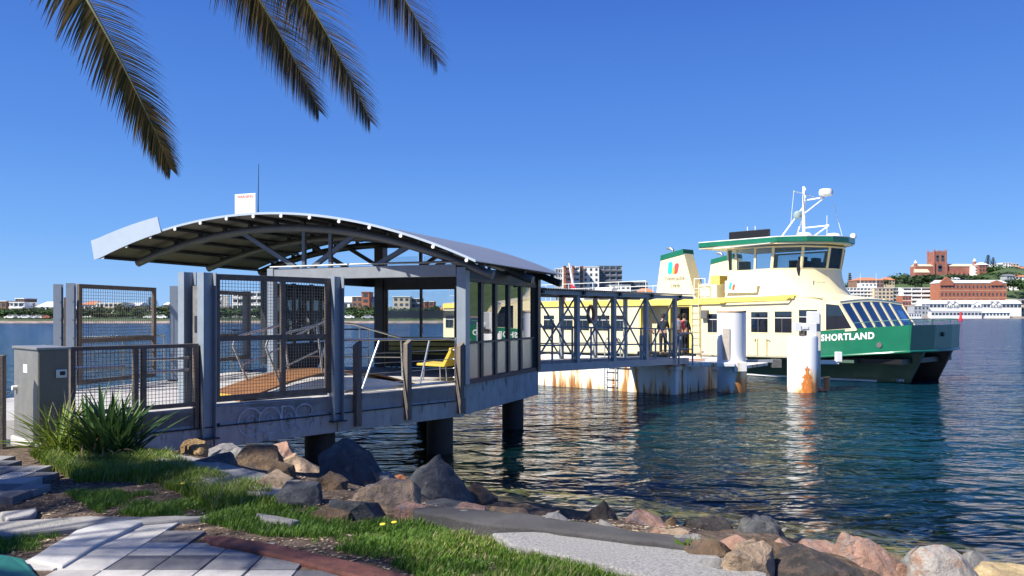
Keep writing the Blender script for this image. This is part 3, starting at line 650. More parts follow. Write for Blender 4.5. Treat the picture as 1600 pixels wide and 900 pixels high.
simple_thing('mooring_bollard', MB().lathe((0, 0, 0), [(.14, 0), (.14, 1.03), (.125, 1.06), (0, 1.065)], 20), M_white, (q.x, q.y, .985), 0, 'white round bollard standing on the pontoon beside the gangway end', 'bollard')
q = at(1092, 562, 31.5)
simple_thing('deck_cleat', MB().lathe((0, 0, 0), [(.13, 0), (.11, .1), (.1, .2), (.2, .24), (.2, .3), (0, .31)], 14), mat('cream cleat', (.62, .5, .36), .6), (q.x, q.y, 1.0), 0, 'small cream capstan-shaped cleat on the pontoon by the ferry side', 'cleat')
# mooring piles
p1 = at(1143, 612, 28.4)
mp1 = thing('mooring_pile', 'tall white mooring pile with a flat rusty rim between pontoon and ferry windows', 'pile', (p1.x, p1.y, 0))
obj('shaft', MB().lathe((0, 0, 0), [(.5, -3), (.5, 2.84), (.46, 2.88), (0, 2.88)], 28), M_pile_w, mp1, smooth=True)
obj('rim', MB().lathe((0, 0, 0), [(.505, 2.80), (.512, 2.83), (.505, 2.87)], 28), mat('rust rim', (.5, .33, .2), .8, var=.3, scale=9), mp1)
obj('wear_plate', MB().box((-.30, -.415, 1.7), (.26, .03, 1.1), R(-35)), mat('wear plate', (.42, .38, .33), .7, var=.25), mp1)
obj('fender_arm', MB().box((-1.0, -.55, 1.0), (1.8, .5, .14)).b2((-.1, -.7, .75), (.35, -.4, 1.08)), M_pont, mp1, bevel=.02)
obj('fender_arm', MB().box((.95, .1, 1.08), (1.3, .12, .1)), M_gw, mp1); obj('fender_block', MB().box((1.62, .1, 1.0), (.3, .25, .3)), M_galv, mp1)
p2 = at(1254, 612, 28.4)
mp2 = thing('mooring_pile', 'shorter white mooring pile with a big orange rust stain at its foot', 'pile', (p2.x, p2.y, 0))
obj('shaft', MB().lathe((0, 0, 0), [(.52, -3), (.52, 1.92), (.50, 1.96), (0, 1.97)], 28), M_pile_w, mp2, smooth=True)
st = MB()
prof = []
for i in range(15):
    for j in range(17):
        a = R(-118 + 50 * j / 16); z = -.05 + .98 * i / 14; st.v.append((.523 * math.cos(a), .523 * math.sin(a), z))
wid = lambda i: 8 - abs(0) 
for i in range(14):
    for j in range(16):
        w_ = (1 - (i / 14) ** 1.6) * 7.5 + 1.3 * math.sin(i * 1.7); 
        if abs(j - 7.5) < w_: st.f.append((i * 17 + j, i * 17 + j + 1, (i + 1) * 17 + j + 1, (i + 1) * 17 + j))
obj('rust_stain', st, mat('orange rust', (.72, .22, .04), .8, var=.35, scale=5, col2=(.80, .50, .28), thr=.56, stretch=(3, 3, .8)), mp2, fix=False)
obj('top_block', MB().box((.16, -.1, 2.2), (.42, .5, .46)), M_white, mp2, bevel=.01); obj('top_lug', MB().box((-.30, -.25, 2.3), (.22, .3, .3)), M_white, mp2, bevel=.01)
obj('top_plate', MB().box((-.08, -.36, 2.28), (.3, .03, .1)), M_white, mp2); obj('shackle', MB().box((-.08, -.25, 2.08), (.2, .2, .18)), M_rustfr, mp2)
p3 = at(1274, 611, 29.2)
fp_ = thing('fender_pile', 'slim square white fender post with lamp box beside the shorter mooring pile', 'post', (p3.x, p3.y, 0))
obj('shaft', MB().box((0, 0, .6), (.3, .26, 4.3)), mat('slim post paint', (.62, .58, .5), .6, var=.15, col2=(.3, .2, .12), thr=.62), fp_, bevel=.01)
obj('lamp_box', MB().box((-.12, -.1, 2.62), (.36, .36, .46)), M_white, fp_, bevel=.02)
obj('bracket_arm', MB().box((.45, -.1, 1.0), (.7, .14, .14)).box((.8, -.1, 1.2), (.2, .2, .36)), M_white, fp_, bevel=.01); obj('bracket_arm', MB().box((.55, -.1, .1), (.24, .2, .9)), M_rustfr, fp_) if False else None
q = at(1288, 606, 28.6)
mc = thing('mooring_buoy', 'small orange plastic float with pipe beside the shorter mooring pile', 'float', (q.x, q.y, 0))
obj('pipe', MB().tube([(.08, 0, -.3), (.08, 0, .42), (.07, 0, .5)], [.1, .1, .14], 14), mat('orange plastic', (.75, .28, .12), .5), mc, smooth=True); obj('float_ball', MB().lathe((-.14, 0, 0), [(.0, -.12), (.14, -.06), (.17, .03), (.1, .12), (0, .14)], 14), MATS['orange plastic'], mc, smooth=True)

# ------------------------------------------------------------ ferry
FR = math.atan2(-.743, .669)
fy = thing('ferry', 'cream and dark green harbour ferry berthed beyond the pontoon, bow to the right', 'ferry', (11.64, 34, 0), FR)
M_cream = mat('cream ferry paint', (.83, .73, .45), .35, 0, .05, 2, coat=.2, col2=(.62, .47, .25), thr=.665, stretch=(2.2, 2.2, .3)); M_creamd = mat('cream bulkhead with shade', (.70, .62, .40), .45, var=.08)  # bulkhead cream is darkened to paint in the shade of the boarding recess
M_green = mat('green ferry paint', (.010, .15, .08), .28, 0, .12, 2, coat=.25); M_yel = mat('yellow band', (.86, .66, .14), .4, var=.05)
M_black = mat('black hull', (.008, .008, .009), .4); M_dkw = glass('ferry window glass', (.45, .55, .62), .35, (.03, .06, .12), 2.6)
M_wh = glass('wheelhouse glass', (.82, .90, .93), .05, (.2, .3, .36), 1.3); M_rail = mat('white rail', (.78, .78, .75), .4)
SA = -24.0
def zk(s): return .93 + .03 * s * (1 if s > 0 else .55) + (.06 * max(0, s - 1) ** 1 if s > 1 else 0)
def zd(s): return 2.11 + .077 * (s - 2)
def bn(s): return 0 if s < 2.2 else .5 * ((s - 2.2) / 2.85) ** 1.6
# lower superstructure side walls (near and far) from knuckle to roof deck with window openings
def side_wall(y, yo, wins, s0, s1, zt_, par, name='side_wall', m=M_cream, thk=.06, doors=()):
    mb = MB(); cuts = sorted(wins)
    a = s0
    for (w0, w1, z0, z1) in cuts:
        if w0 > a: mb.prism([(a, y), (w0, y), (w0, yo), (a, yo)], [zk(a), zk(w0), zk(w0), zk(a)], zt_)
        if z0 > .99: mb.prism([(w0, y), (w1, y), (w1, yo), (w0, yo)], [zk(w0), zk(w1), zk(w1), zk(w0)], z0)
        mb.prism([(w0, y), (w1, y), (w1, yo), (w0, yo)], z1, zt_); a = w1
    if a < s1: mb.prism([(a, y), (s1, y), (s1, yo), (a, yo)], [zk(a), zk(s1), zk(s1), zk(a)], zt_)
    return obj(name, mb, m, par)
def px2s(px): r = (px - 800) / 1250; return (34 * r - 11.64) / (.669 + .743 * r)
wins = [(-1.70, -.80, 1.92, 2.9), (-.56, .32, 1.92, 2.92), (.55, 1.45, 1.93, 2.98), (-2.95, -2.05, 1.90, 2.88), (-3.95, -3.25, 1.88, 2.82)]
lw = []
s = -8.61
for k in range(6):
    lw += [(s - .92, s, 1.86, 2.75), (s - 2.12, s - 1.2, 1.86, 2.75)]; s -= 2.62
nw = side_wall(0, .07, wins, -4.25, 1.6, 3.46, fy)
sw2 = side_wall(0, .07, lw, SA, -7.9, 3.46, fy)
side_wall(5.93, 6.0, [(w[0], w[1], w[2], w[3]) for w in wins] + [(-5.9, -4.9, 1.9, 2.9), (-7.6, -6.6, 1.9, 2.9)] + lw, SA, 1.6, 3.46, fy)
def window(w, y, par=fy, rail_=True, fr=.045):
    s0, s1, z0, z1 = w; yo = y - .012 if y < 3 else y + .012
    f = MB().b2((s0, yo, z0), (s0 + fr, y + .02, z1)).b2((s1 - fr, yo, z0), (s1, y + .02, z1)).b2((s0 + fr, yo, z0), (s1 - fr, y + .02, z0 + fr)).b2((s0 + fr, yo, z1 - fr), (s1 - fr, y + .02, z1))
    t = obj('window', f, M_cream, par)
    obj('pane', MB().box(((s0 + s1) / 2, y + .03, (z0 + z1) / 2), (s1 - s0 - fr * 2, .01, z1 - z0 - fr * 2)), M_dkw, t)
    zb = z0 + .68 * (z1 - z0)
    obj('glazing_bar', MB().box(((s0 + s1) / 2, y + .012, zb), (s1 - s0 - fr * 2, .02, .028)), M_white, t)
    obj('slider_frame', MB().box((s0 + .42 * (s1 - s0), y + .016, (z0 + zb) / 2), (.025, .016, zb - z0 - fr)), M_galv, t)
for w in wins + lw: window(w, 0)
for w in wins + lw: 
    s0, s1, z0, z1 = w; obj('window', MB().box(((s0 + s1) / 2, 5.97, (z0 + z1) / 2), (s1 - s0 - .02, .01, z1 - z0 - .02)), M_dkw, fy)
# interior: floor, seats, aft bulkhead
obj('main_deck', MB().prism([(SA, .07), (2.9, .07), (2.9, 5.93), (SA, 5.93)], .80, .92), mat('deck green', (.06, .11, .08), .7), fy)
obj('stern_wall', MB().b2((SA - .05, 0, .5), (SA, 6, 3.46)), M_cream, fy)
for k in range(10):
    s = -3.6 + .95 * k * .62; 
    if s < 1.8: obj('cabin_seat', MB().box((s, 1.4, 1.55), (.12, 1.9, 1.1)).box((s + .25, 1.4, 1.3), (.4, 1.9, .1)), mat('seat blue', (.05, .07, .12), .7), fy)
# recess for boarding doors
obj('recess_wall', MB().b2((-7.9, .75, .9), (-6.0, .82, 3.4)).b2((-6.0, .75, 3.05), (-4.9, .82, 3.4)).b2((-4.9, .75, .9), (-4.25, .82, 3.4)), M_creamd, fy)
obj('recess_side', MB().b2((-7.95, .07, .9), (-7.88, .8, 3.4)).b2((-4.27, .07, .9), (-4.2, .8, 3.4)), M_cream, fy)
dr = obj('door_frame', MB().b2((-6.1, -.03, .95), (-6.0, .1, 3.2)).b2((-4.9, -.03, .95), (-4.8, .1, 3.2)).b2((-6.0, -.03, 3.12), (-4.9, .1, 3.2)), M_yel, fy)
obj('doorway_shade_panel', MB().b2((-6.0, .84, .95), (-4.9, .9, 3.1)), M_black, fy)  # black panel stands in for the shade inside the open door
dd = obj('side_door', MB().b2((-7.15, .7, 1.0), (-6.35, .748, 3.05)), M_cream, fy, bevel=.01); obj('door_window', MB().box((-6.75, .695, 2.5), (.5, .01, .5)), mat('grey glass', (.25, .27, .22), .2), dd)
obj('door_frame', MB().b2((-7.9, -.02, .95), (-7.8, .08, 3.2)), M_yel, fy)
obj('bulwark_plate', MB().b2((-4.85, -.0, .9), (-4.3, .07, 3.4)), M_creamd, fy)
for s in (-4.75, -4.35): obj('ladder_stile', MB().tube([(s, -.08, 1.3), (s, -.08, 4.2)], .018, 6), M_cream, fy)
for k in range(9): obj('ladder_rung', MB().tube([(-4.75, -.08, 1.4 + .3 * k), (-4.35, -.08, 1.4 + .3 * k)], .012, 6), M_cream, fy)
obj('life_box', MB().box((-4.0, -.1, 2.75), (.35, .2, .4)), M_galv, fy, bevel=.02)
# steps and gear at the doorway
obj('doorstep', MB().b2((-7.8, -.3, .78), (-4.3, .7, .93)), M_black, fy)
# exhaust pipes on the side below the windows
for s in (-1.35, -.9): obj('vent_pipe', MB().tube([(s - .12 if s < -1 else s + .16, -.03, 1.62), (s, -.05, 1.72), (s, -.04, 1.0)], .035, 8), M_cream, fy, smooth=True)
obj('rubbing_strake', MB().loft([[(s, -.06, zk(s) - .02), (s, 0, zk(s) - .02), (s, 0, zk(s) + .06), (s, -.06, zk(s) + .06)] for s in [SA, -12, -6, 0, 1.4]]), mat('strake', (.45, .42, .3), .5), fy)
# roof deck with yellow coaming
obj('upper_deck', MB().prism([(SA, -.02), (.4, -.02), (.4, 6.02), (SA, 6.02)], 3.465, 3.52), mat('upper deck', (.45, .42, .34), .7), fy)
for y in (-.05, 6.05): obj('yellow_coaming', MB().loft([[(s, y - .03, z0), (s, y + .03, z0), (s, y + .03, z1), (s, y - .03, z1)] for s, z0, z1 in ((SA, 3.17, 3.46), (-6, 3.19, 3.48), (-3, 3.23, 3.5), (-2.9, 3.34, 3.5), (.35, 3.42, 3.58), (.4, 3.43, 3.58))]), M_yel, fy)
obj('pipe_rail', MB().tube([(-3.2, -.16, 3.30), (.1, -.16, 3.36), (.25, -.14, 3.5)], .03, 8), M_yel, fy, smooth=True)
# front saloon: sloped roof, trapezoid side window, raked front with six panes
def ZR_(b): return .14 * math.sin(math.pi * b / 6)
fro = []
bs = [0, .6, 1.5, 2.5, 3.5, 4.5, 5.4, 6]
def roof_ring(s, z): return [(s, b, z + ZR_(b)) for b in bs] + [(s, b, z - .07 + ZR_(b)) for b in bs[::-1]]
obj('saloon_roof', MB().loft([roof_ring(.4, 3.56), roof_ring(1.4, 3.44), roof_ring(2.36, 3.27)]), M_cream, fy, smooth=True)
obj('saloon_coaming', MB().loft([[(.4, b, 3.52) for b in (-.05, 6.05)] + [(.4, 6.05, 3.58), (.4, -.05, 3.58)], [(.46, b, 3.50) for b in (-.05, 6.05)] + [(.46, 6.05, 3.58), (.46, -.05, 3.58)]]), M_yel, fy)
def quad_frame(name, P, inset, m, par, th=.05, glassm=None, gname='pane'):
    P = [Vector(p) for p in P]; c = sum(P, Vector()) / 4; nrm = (P[1] - P[0]).cross(P[3] - P[0]).normalized() * th
    I = []
    for i in range(4):
        d1 = (P[(i + 1) % 4] - P[i]).normalized(); d0 = (P[i - 1] - P[i]).normalized(); sn = d1.cross(d0).length; I.append(P[i] + (d1 + d0) * inset / max(.3, sn))
    mb = MB()
    for i in range(4):
        j = (i + 1) % 4; mb.loft([[P[i], P[j], I[j], I[i]], [P[i] - nrm, P[j] - nrm, I[j] - nrm, I[i] - nrm]])
    o = obj(name, mb, m, par)
    if glassm: obj(gname, MB().slab([p - nrm * .5 for p in I], .01), glassm, o)
    return o
for y in (0, 6.0):
    sgn = 1 if y == 0 else -1
    quad_frame('window', [(1.66, y, 1.98), (3.02, y, 2.10), (2.38, y, 3.22), (1.66, y, 3.30)], .11, M_cream, fy, .05 * sgn if y == 0 else -.05, M_dkw)
obj('saloon_wall', MB().loft([[(1.6, 0, zk(1.6)), (1.6, .06, zk(1.6)), (1.6, .06, 3.40), (1.6, 0, 3.40)], [(1.67, 0, zk(1.67)), (1.67, .06, zk(1.67)), (1.67, .06, 3.38), (1.67, 0, 3.38)]]), M_cream, fy)
obj('saloon_wall', MB().loft([[(1.6, 5.94, 1), (1.6, 6, 1), (1.6, 6, 3.40), (1.6, 5.94, 3.40)], [(1.67, 5.94, 1), (1.67, 6, 1), (1.67, 6, 3.38), (1.67, 5.94, 3.38)]]), M_cream, fy)
T = lambda b: Vector((2.36, b, 3.22 + ZR_(b))); B = lambda b: Vector((3.05, b, 2.12))
bb = [.0, .92, 1.84, 2.76, 3.68, 4.6, 6.0]
for i in range(6): quad_frame('window', [B(bb[i]), B(bb[i + 1]), T(bb[i + 1]), T(bb[i])], .075, M_cream, fy, .05, M_dkw)
# upper hull: green bow from the saloon forward, cream strip aft handled by walls
def hull_ring(s, b): return None
secs = [1.5, 2.2, 3.0, 3.7, 4.3, 4.7, 4.9]
for side in (0, 1):
    def Y(b): return b if side == 0 else 6 - b
    mb = MB().loft([[(s, Y(bn(s) - .03), zk(s)), (s, Y(bn(s) - .03), zd(s)), (s, Y(bn(s) + .03), zd(s)), (s, Y(bn(s) + .03), zk(s))] for s in secs])
    obj('bulwark', mb, M_green, fy, smooth=True)
s5 = 4.9
fr1 = [(s5, .45), (5.15, 2.1), (5.15, 3.9), (s5, 5.5)]
for (a, b) in zip(fr1[:-1], fr1[1:]):
    obj('bow_plate', MB().loft([[(a[0] - .06, a[1], zk(s5) + .02), (a[0], a[1], zk(s5)), (a[0] + .06, a[1], zd(s5)), (a[0] - .0, a[1], zd(s5))], [(b[0] - .06, b[1], zk(s5) + .02), (b[0], b[1], zk(s5)), (b[0] + .06, b[1], zd(s5)), (b[0] - .0, b[1], zd(s5))]]), M_green, fy)
pts_d = [(s, bn(s) + .02) for s in secs] + [(5.12, 2.1), (5.12, 3.9)] + [(s, 6 - bn(s) - .02) for s in secs[::-1]]
obj('foredeck', MB().prism(pts_d, [zk(s) + .02 if s < 5.1 else zk(5.05) + .02 for s, b in pts_d], [zk(s) + .1 if s < 5.1 else zk(5.05) + .1 for s, b in pts_d]), M_green, fy)
obj('bow_knuckle', MB().tube([(s, bn(s) - .05, zk(s)) for s in secs] + [(5.2, 2.1, zk(s5)), (5.2, 3.9, zk(s5))] + [(s, 6 - bn(s) + .05, zk(s)) for s in secs[::-1]], .05, 8), M_green, fy, smooth=True)
# upper hull dark side under the cabin and demi hulls
obj('wet_deck', MB().prism([(SA, .15), (4.6, .45), (4.6, 5.55), (SA, 5.85)], [.62, .8, .8, .62], [.78, 1.0, 1.0, .78]), M_black, fy)
def demi(yc, sg, m_=M_green):
    st = [(SA, .85, .85), (-10, .95, .95), (-2, .95, .9), (1.5, .8, .7), (3.3, .5, .35), (4.5, .12, .03)]
    rings = []
    for i, (s, wt, wb) in enumerate(st):
        rake = 0 if i < 5 else .5
        top = min(zk(s) - .02, 1.5) if s > -5 else .78
        rings.append([(s + rake, yc - wt, top), (s - rake * .1, yc - wb, 0.0), (s - rake * .8, yc - wb * .6, -1.0), (s - rake * .8, yc + wb * .6, -1.0), (s - rake * .1, yc + wb, 0.0), (s + rake, yc + wt, top)])
    return obj('demihull', MB().loft(rings), m_, fy, smooth=True)
demi(1.6, 1, mat('shadowed lower hull green', (.006, .06, .035), .35, var=.2)); demi(4.5, 1, M_black)  # overhang shadow put into the colour: near demihull darkened, far one black
obj('boot_stripe', MB().loft([[(s, 1.6 - w - .012, .02), (s, 1.6 - w + .01, .02), (s, 1.6 - w + .01, .09), (s, 1.6 - w - .012, .09)] for s, w in ((-10, .955), (-2, .91), (1.5, .72), (3.3, .37))]), M_white, fy)
# name, draft marks
nmm = mat('white lettering', (.82, .82, .80), .5)
tx = text('SHORTLAND', .36, (1.58, -.038, 1.66), 0, nmm, fy, 'name_lettering', align='LEFT', bold=.013, spacing=1.12, depth=.004)
me = tx.data; xs_ = [v.co.x for v in me.vertices]; W_ = max(xs_); sx = 2.10 / W_
for v in me.vertices:
    v.co.x *= sx; s_now = 1.58 + v.co.x; v.co.y += .10 * 0; v.co.z -= bn(s_now) - 0.0; v.co.y += .065 * v.co.x
text('1M4', .16, (4.0, 1.36, .06), R(24), nmm, fy, 'draft_mark', align='LEFT', bold=.004, spacing=1.1)
obj('hawse_ring', MB().tube([(3.85, bn(3.85) - .05, 1.55), (3.85, bn(3.85) - .02, 1.55)], .11, 16), M_galv, fy)
obj('hawse_ring', MB().tube([(5.18, 2.9, 1.95), (5.26, 2.9, 1.95)], .09, 14), M_black, fy)
# bow rail
br = [(1.9, .08), (2.8, .08), (3.7, .2), (4.4, .38), (4.85, .50), (5.12, 2.1), (5.12, 3.9), (4.85, 5.48), (3.7, 5.8), (2.8, 5.9)]
obj('bow_rail', MB().tube([(s, b, zd(s) + .22) for s, b in br], .014, 6), M_green, fy)
for s, b in br: obj('rail_stanchion', MB().tube([(s, b, zd(s) - .02), (s, b, zd(s) + .22)], .014, 6), M_green, fy)
# wheelhouse
base = [(-3.49, 1.0), (-1.25, 1.0), (-.2, 1.7), (.45, 2.8), (.55, 3.9), (.1, 4.9), (-1.0, 5.3), (-3.49, 5.3)]
def ring(z, out, fwd=0): 
    return [(s + (out if i in (1, 2, 3, 4, 5, 6) else 0) + (fwd if 0 < i < 7 else 0), b + (-out if i in (0, 1, 2) else out if i in (5, 6, 7) else 0) * .6, z) for i, (s, b) in enumerate(base)]
body = MB().loft([ring(3.50, .42), ring(3.95, .16), ring(4.4, .03), ring(4.74, -.02)], caps=False)
obj('wheelhouse_body', body, M_cream, fy, smooth=True)
obj('wheelhouse_floor', MB().prism([(p[0], p[1]) for p in ring(0, -.05)], 4.3, 4.34), M_creamd, fy)
lo, hi = ring(4.74, -.02), ring(5.78, .14)
for i in range(8):
    j = (i + 1) % 8
    if i == 7: continue
    A_, B_, C_, D_ = [Vector(p) for p in (lo[i], lo[j], hi[j], hi[i])]
    if i == 0:
        A2, D2 = A_.lerp(B_, .02), D_.lerp(C_, .02); m1, m2 = A_.lerp(B_, .20), D_.lerp(C_, .20); e1, e2 = A_.lerp(B_, .62), D_.lerp(C_, .62)
        quad_frame('window', [A_, m1, m2, D_], .06, M_cream, fy, .06, M_wh); quad_frame('window', [m1, e1, e2, m2], .04, M_cream, fy, .06, M_wh); quad_frame('window', [e1, B_, C_, e2], .06, M_cream, fy, .06, M_wh)
    else: quad_frame('window', [A_, B_, C_, D_], .07, M_cream, fy, .06, M_wh)
obj('rear_wall', MB().b2((-3.5, 1.05, 4.34), (-3.44, 5.25, 5.8)) if False else MB().b2((-3.52, 1.05, 4.34), (-3.46, 1.3, 5.8)).b2((-3.52, 4.9, 4.34), (-3.46, 5.25, 5.8)).b2((-3.52, 1.9, 4.34), (-3.46, 4.2, 4.6)), M_cream, fy)
obj('sill_trim', MB().loft([[(p[0], p[1], 4.70), (p[0] + .0, p[1] - .0, 4.76)] for p in ring(0, .03)], closed=False, caps=False), M_creamd, fy, fix=False) if False else None
rf = [(-4.9, .7), (-.84, .7), (.25, 1.35), (.95, 2.3), (1.18, 3.3), (.95, 4.4), (.1, 5.3), (-.8, 5.6), (-4.9, 5.6)]
ro_ = obj('wheelhouse_roof', MB().prism(rf, 5.93, 6.15), M_green, fy, bevel=.02)
obj('roof_trim', MB().prism([(s * 1.0, b) for s, b in rf], 6.152, 6.19), M_white, ro_); obj('soffit', MB().prism([(s - .05 if s > 0 else s, b + (.05 if b < 3 else -.05)) for s, b in rf], 5.86, 5.928), M_cream, ro_)
obj('awning', MB().slab([(-3.9, .45, 5.82), (-1.0, .45, 5.9), (-1.0, .95, 5.95), (-3.9, .95, 5.93)], .03), M_white, fy)
obj('console', MB().box((-.5, 3.0, 4.8), (.5, 2.8, .7)).box((-.4, 2.2, 5.2), (.25, .4, .25)).box((-.4, 3.4, 5.2), (.25, .5, .25)).box((-2.9, 1.5, 4.9), (.4, .4, .6)), M_black, fy, bevel=.02)
hd = MB().lathe((-1.35, 2.1, 4.34), [(.05, 0), (.16, .3), (.2, .75), (.22, .95), (.1, 1.05), (.05, 1.07), (.10, 1.13), (.11, 1.22), (.06, 1.31), (0, 1.33)], 14)
# logo board on the wheelhouse side and funnel logo
def capsule(mb, cx, cz, w, h, lean, y, n=14):
    r = w / 2; hh_ = h / 2 - r; p = []
    for k in range(n + 1): a = math.pi * k / n; p.append((cx + r * math.cos(a), cz + hh_ + r * math.sin(a)))
    for k in range(n + 1): a = math.pi + math.pi * k / n; p.append((cx + r * math.cos(a), cz - hh_ + r * math.sin(a)))
    p = [(x + (z - cz) * lean, z) for x, z in p]; mb.loft([[(x, y, z) for x, z in p], [(x, y + .004, z) for x, z in p]]); return mb
M_l1 = mat('logo teal', (.02, .55, .50), .5, var=.02); M_l2 = mat('logo red', (.75, .08, .08), .5, var=.02); M_l3 = mat('logo yellow', (.85, .55, .05), .5, var=.02)
M_dtx = mat('dark lettering', (.16, .15, .12), .6)
lbd = obj('logo_board', MB().box((-2.6, .66, 4.02), (1.62, .02, .56)), M_white, fy)
s0 = -3.05
obj('logo', capsule(MB(), s0 - .07, 4.06, .13, .34, .15, .642), M_l1, lbd, fix=False); obj('logo', capsule(MB(), s0 + .10, 4.0, .12, .28, .25, .640), M_l2, lbd, fix=False); obj('logo', capsule(MB(), s0 + .02, 3.98, .06, .2, .1, .638), M_l3, lbd, fix=False)
text('Newcastle', .14, (-2.35, .645, 4.03), 0, mat('grey lettering', (.3, .3, .32), .6), lbd, 'lettering', depth=.002); obj('small_print', MB().box((-2.35, .645, 3.93), (.7, .003, .02)), MATS['grey lettering'], lbd)
obj('logo', capsule(MB(), -.05, 4.12, .07, .2, .1, 0), M_dtx, fy, fix=False).location = (.52, 1.5, 0)
text('Newcastle', .09, (.75, 1.6, 4.10), R(50), M_dtx, fy, 'lettering', depth=.002)
# funnels
def funnel(y, pipe=True):
    A_ = [(-7.27, 3.5), (-4.89, 3.5), (-5.62, 5.86), (-6.92, 5.62)]
    f = obj('funnel', MB().loft([[(s, y, z) for s, z in A_], [(s, y + .8, z) for s, z in A_]]), M_cream, fy, bevel=.03)
    # green cap
    def edge(z_): return (-7.27 + .35 * (z_ - 3.5) / 2.12, -4.89 - .73 * (z_ - 3.5) / 2.36)
    a0, a1 = edge(5.42); obj('funnel_cap', MB().loft([[(-6.955, y - .02, 5.41), (-5.56, y - .02, 5.65), (-5.60, y - .02, 5.90), (-6.93, y - .02, 5.66)], [(-6.955, y + .82, 5.41), (-5.56, y + .82, 5.65), (-5.60, y + .82, 5.90), (-6.93, y + .82, 5.66)]]), M_green, f)
    obj('exhaust_pipe', MB().tube([(-6.5, y + .4, 5.7), (-6.5, y + .4, 5.92), (-6.6, y + .4, 6.0), (-6.85, y + .4, 6.02)], .07, 10), M_stain, f, smooth=True)
    return f
fn = funnel(.45)
obj('logo', capsule(MB(), -6.36, 5.02, .26, .62, .08, .440), M_l1, fn, fix=False); obj('logo', capsule(MB(), -6.0, 4.98, .25, .52, .22, .437), M_l2, fn, fix=False); obj('logo', capsule(MB(), -6.16, 4.88, .12, .3, .15, .434), M_l3, fn, fix=False)
text('Newcastle', .27, (-6.08, .44, 4.42), 0, M_dtx, fn, depth=.002); text('17970', .22, (-6.05, .44, 4.05), 0, M_dtx, fn, 'number', depth=.002, bold=.004)
funnel(4.75)
# lockers on the upper deck
lk = obj('locker', MB().b2((-4.75, .5, 3.52), (-3.75, 1.2, 4.15)), M_cream, fy, bevel=.02); obj('louvre', MB().b2((-4.6, .49, 4.0), (-4.0, .497, 4.03)).b2((-4.6, .49, 3.9), (-4.0, .497, 3.93)), M_creamd, lk)
obj('locker', MB().b2((-4.7, 1.4, 3.52), (-4.2, 2.2, 4.6)), M_yel, fy)
# upper deck rails
def deck_rail(pts, h=.9):
    obj('deck_rail', MB().tube([(s, b, 3.52 + h) for s, b in pts], .02, 6), M_rail, fy); obj('deck_rail', MB().tube([(s, b, 3.52 + h * .5) for s, b in pts], .013, 6), M_rail, fy)
    for i in range(len(pts) - 1):
        a, b = Vector((*pts[i], 0)), Vector((*pts[i + 1], 0)); n = max(1, int((b - a).length / 1.6))
        for k in range(n + 1): q = a.lerp(b, k / n); obj('rail_stanchion', MB().tube([(q.x, q.y, 3.52), (q.x, q.y, 3.52 + h)], .02, 6), M_rail, fy)
deck_rail([(-7.6, .12), (SA + .5, .12), (SA + .5, 5.9), (-4.9, 5.9)]); deck_rail([(-4.75, .15), (-4.15, .15)])
obj('raft_canister', MB().tube([(-11.5, .9, 3.9), (-10.3, .9, 3.9)], .3, 16), M_white, fy, smooth=True); obj('vent_box', MB().b2((-14, 1.0, 3.52), (-12.6, 2.2, 4.0)), M_white, fy, bevel=.03)
# mast
mb_, ms_ = -.78, 3.0
mk = obj('mast', MB().tube([(mb_, 3, 6.15), (mb_, 3, 8.6)], [.085, .06], 10), M_white, fy, smooth=True)
def mt(nm, pts, r, m=M_white): return obj(nm, MB().tube(pts, r, 8), m, mk, smooth=True)
mt('mast_stay', [(mb_, 3, 7.7), (mb_ - 1.0, 2.6, 6.2)], .035); mt('mast_stay', [(mb_, 3, 7.3), (mb_ - .6, 3.3, 6.2)], .035)
mt('radar_arm', [(mb_ - .05, 3, 7.95), (mb_ + .95, 3, 8.0)], .035); mt('radar_arm', [(mb_, 3, 7.35), (mb_ + .95, 3, 7.95)], .03)
obj('radar', MB().lathe((mb_ + 1.05, 3, 8.05), [(.22, 0), (.30, .05), (.30, .2), (.26, .3), (0, .33)], 20), M_white, mk, smooth=True)
mt('yard', [(mb_ - .05, 2.2, 8.3), (mb_, 3, 8.28), (mb_ + .05, 3.9, 8.2)], .022); mt('aerial', [(mb_ - .2, 2.2, 6.9), (mb_ - .05, 2.2, 8.35)], .012)
mt('crossbar', [(mb_, 3, 6.7), (mb_ + 1.1, 3.2, 6.75)], .03); mt('crossbar', [(mb_ + .25, 3.1, 6.2), (mb_ + 1.1, 3.2, 6.75)], .03); mt('aerial', [(mb_ + 1.0, 3.2, 6.2), (mb_ + 1.0, 3.2, 7.2)], .012); mt('aerial', [(mb_ + 1.1, 3.6, 7.8), (mb_ + 1.35, 4.0, 6.2)], .012)
obj('signal_ball', MB().lathe((mb_ - .25, 2.9, 7.1), [(0, 0), (.16, .08), (.2, .22), (.14, .36), (0, .42)], 12), mat('grey canvas ball', (.25, .33, .33), .7), mk, smooth=True)
for k, z in enumerate((8.05, 8.4)): obj('mast_lamp', MB().lathe((mb_ + .12, 2.9, z), [(.05, 0), (.06, .1), (0, .12)], 10), M_white, mk)
obj('destination_board', MB().b2((-3.3, .8, 6.19), (-1.3, 1.0, 6.55)), M_black, fy, bevel=.02)
for s, b in ((-.4, 2.3), (.3, 3.6)): obj('roof_canister', MB().lathe((s, b, 6.18), [(.3, 0), (.34, .1), (.25, .22), (0, .26)], 14), M_white, fy, smooth=True)
obj('roof_lamp', MB().lathe((.95, 4.2, 6.18), [(.12, 0), (.14, .1), (.1, .2), (0, .24)], 12), M_white, fy, smooth=True)
for s in (-2.7, -2.3): obj('aerial', MB().tube([(s, 1.4, 6.15), (s, 1.4, 6.8)], .02, 6), M_white, fy)
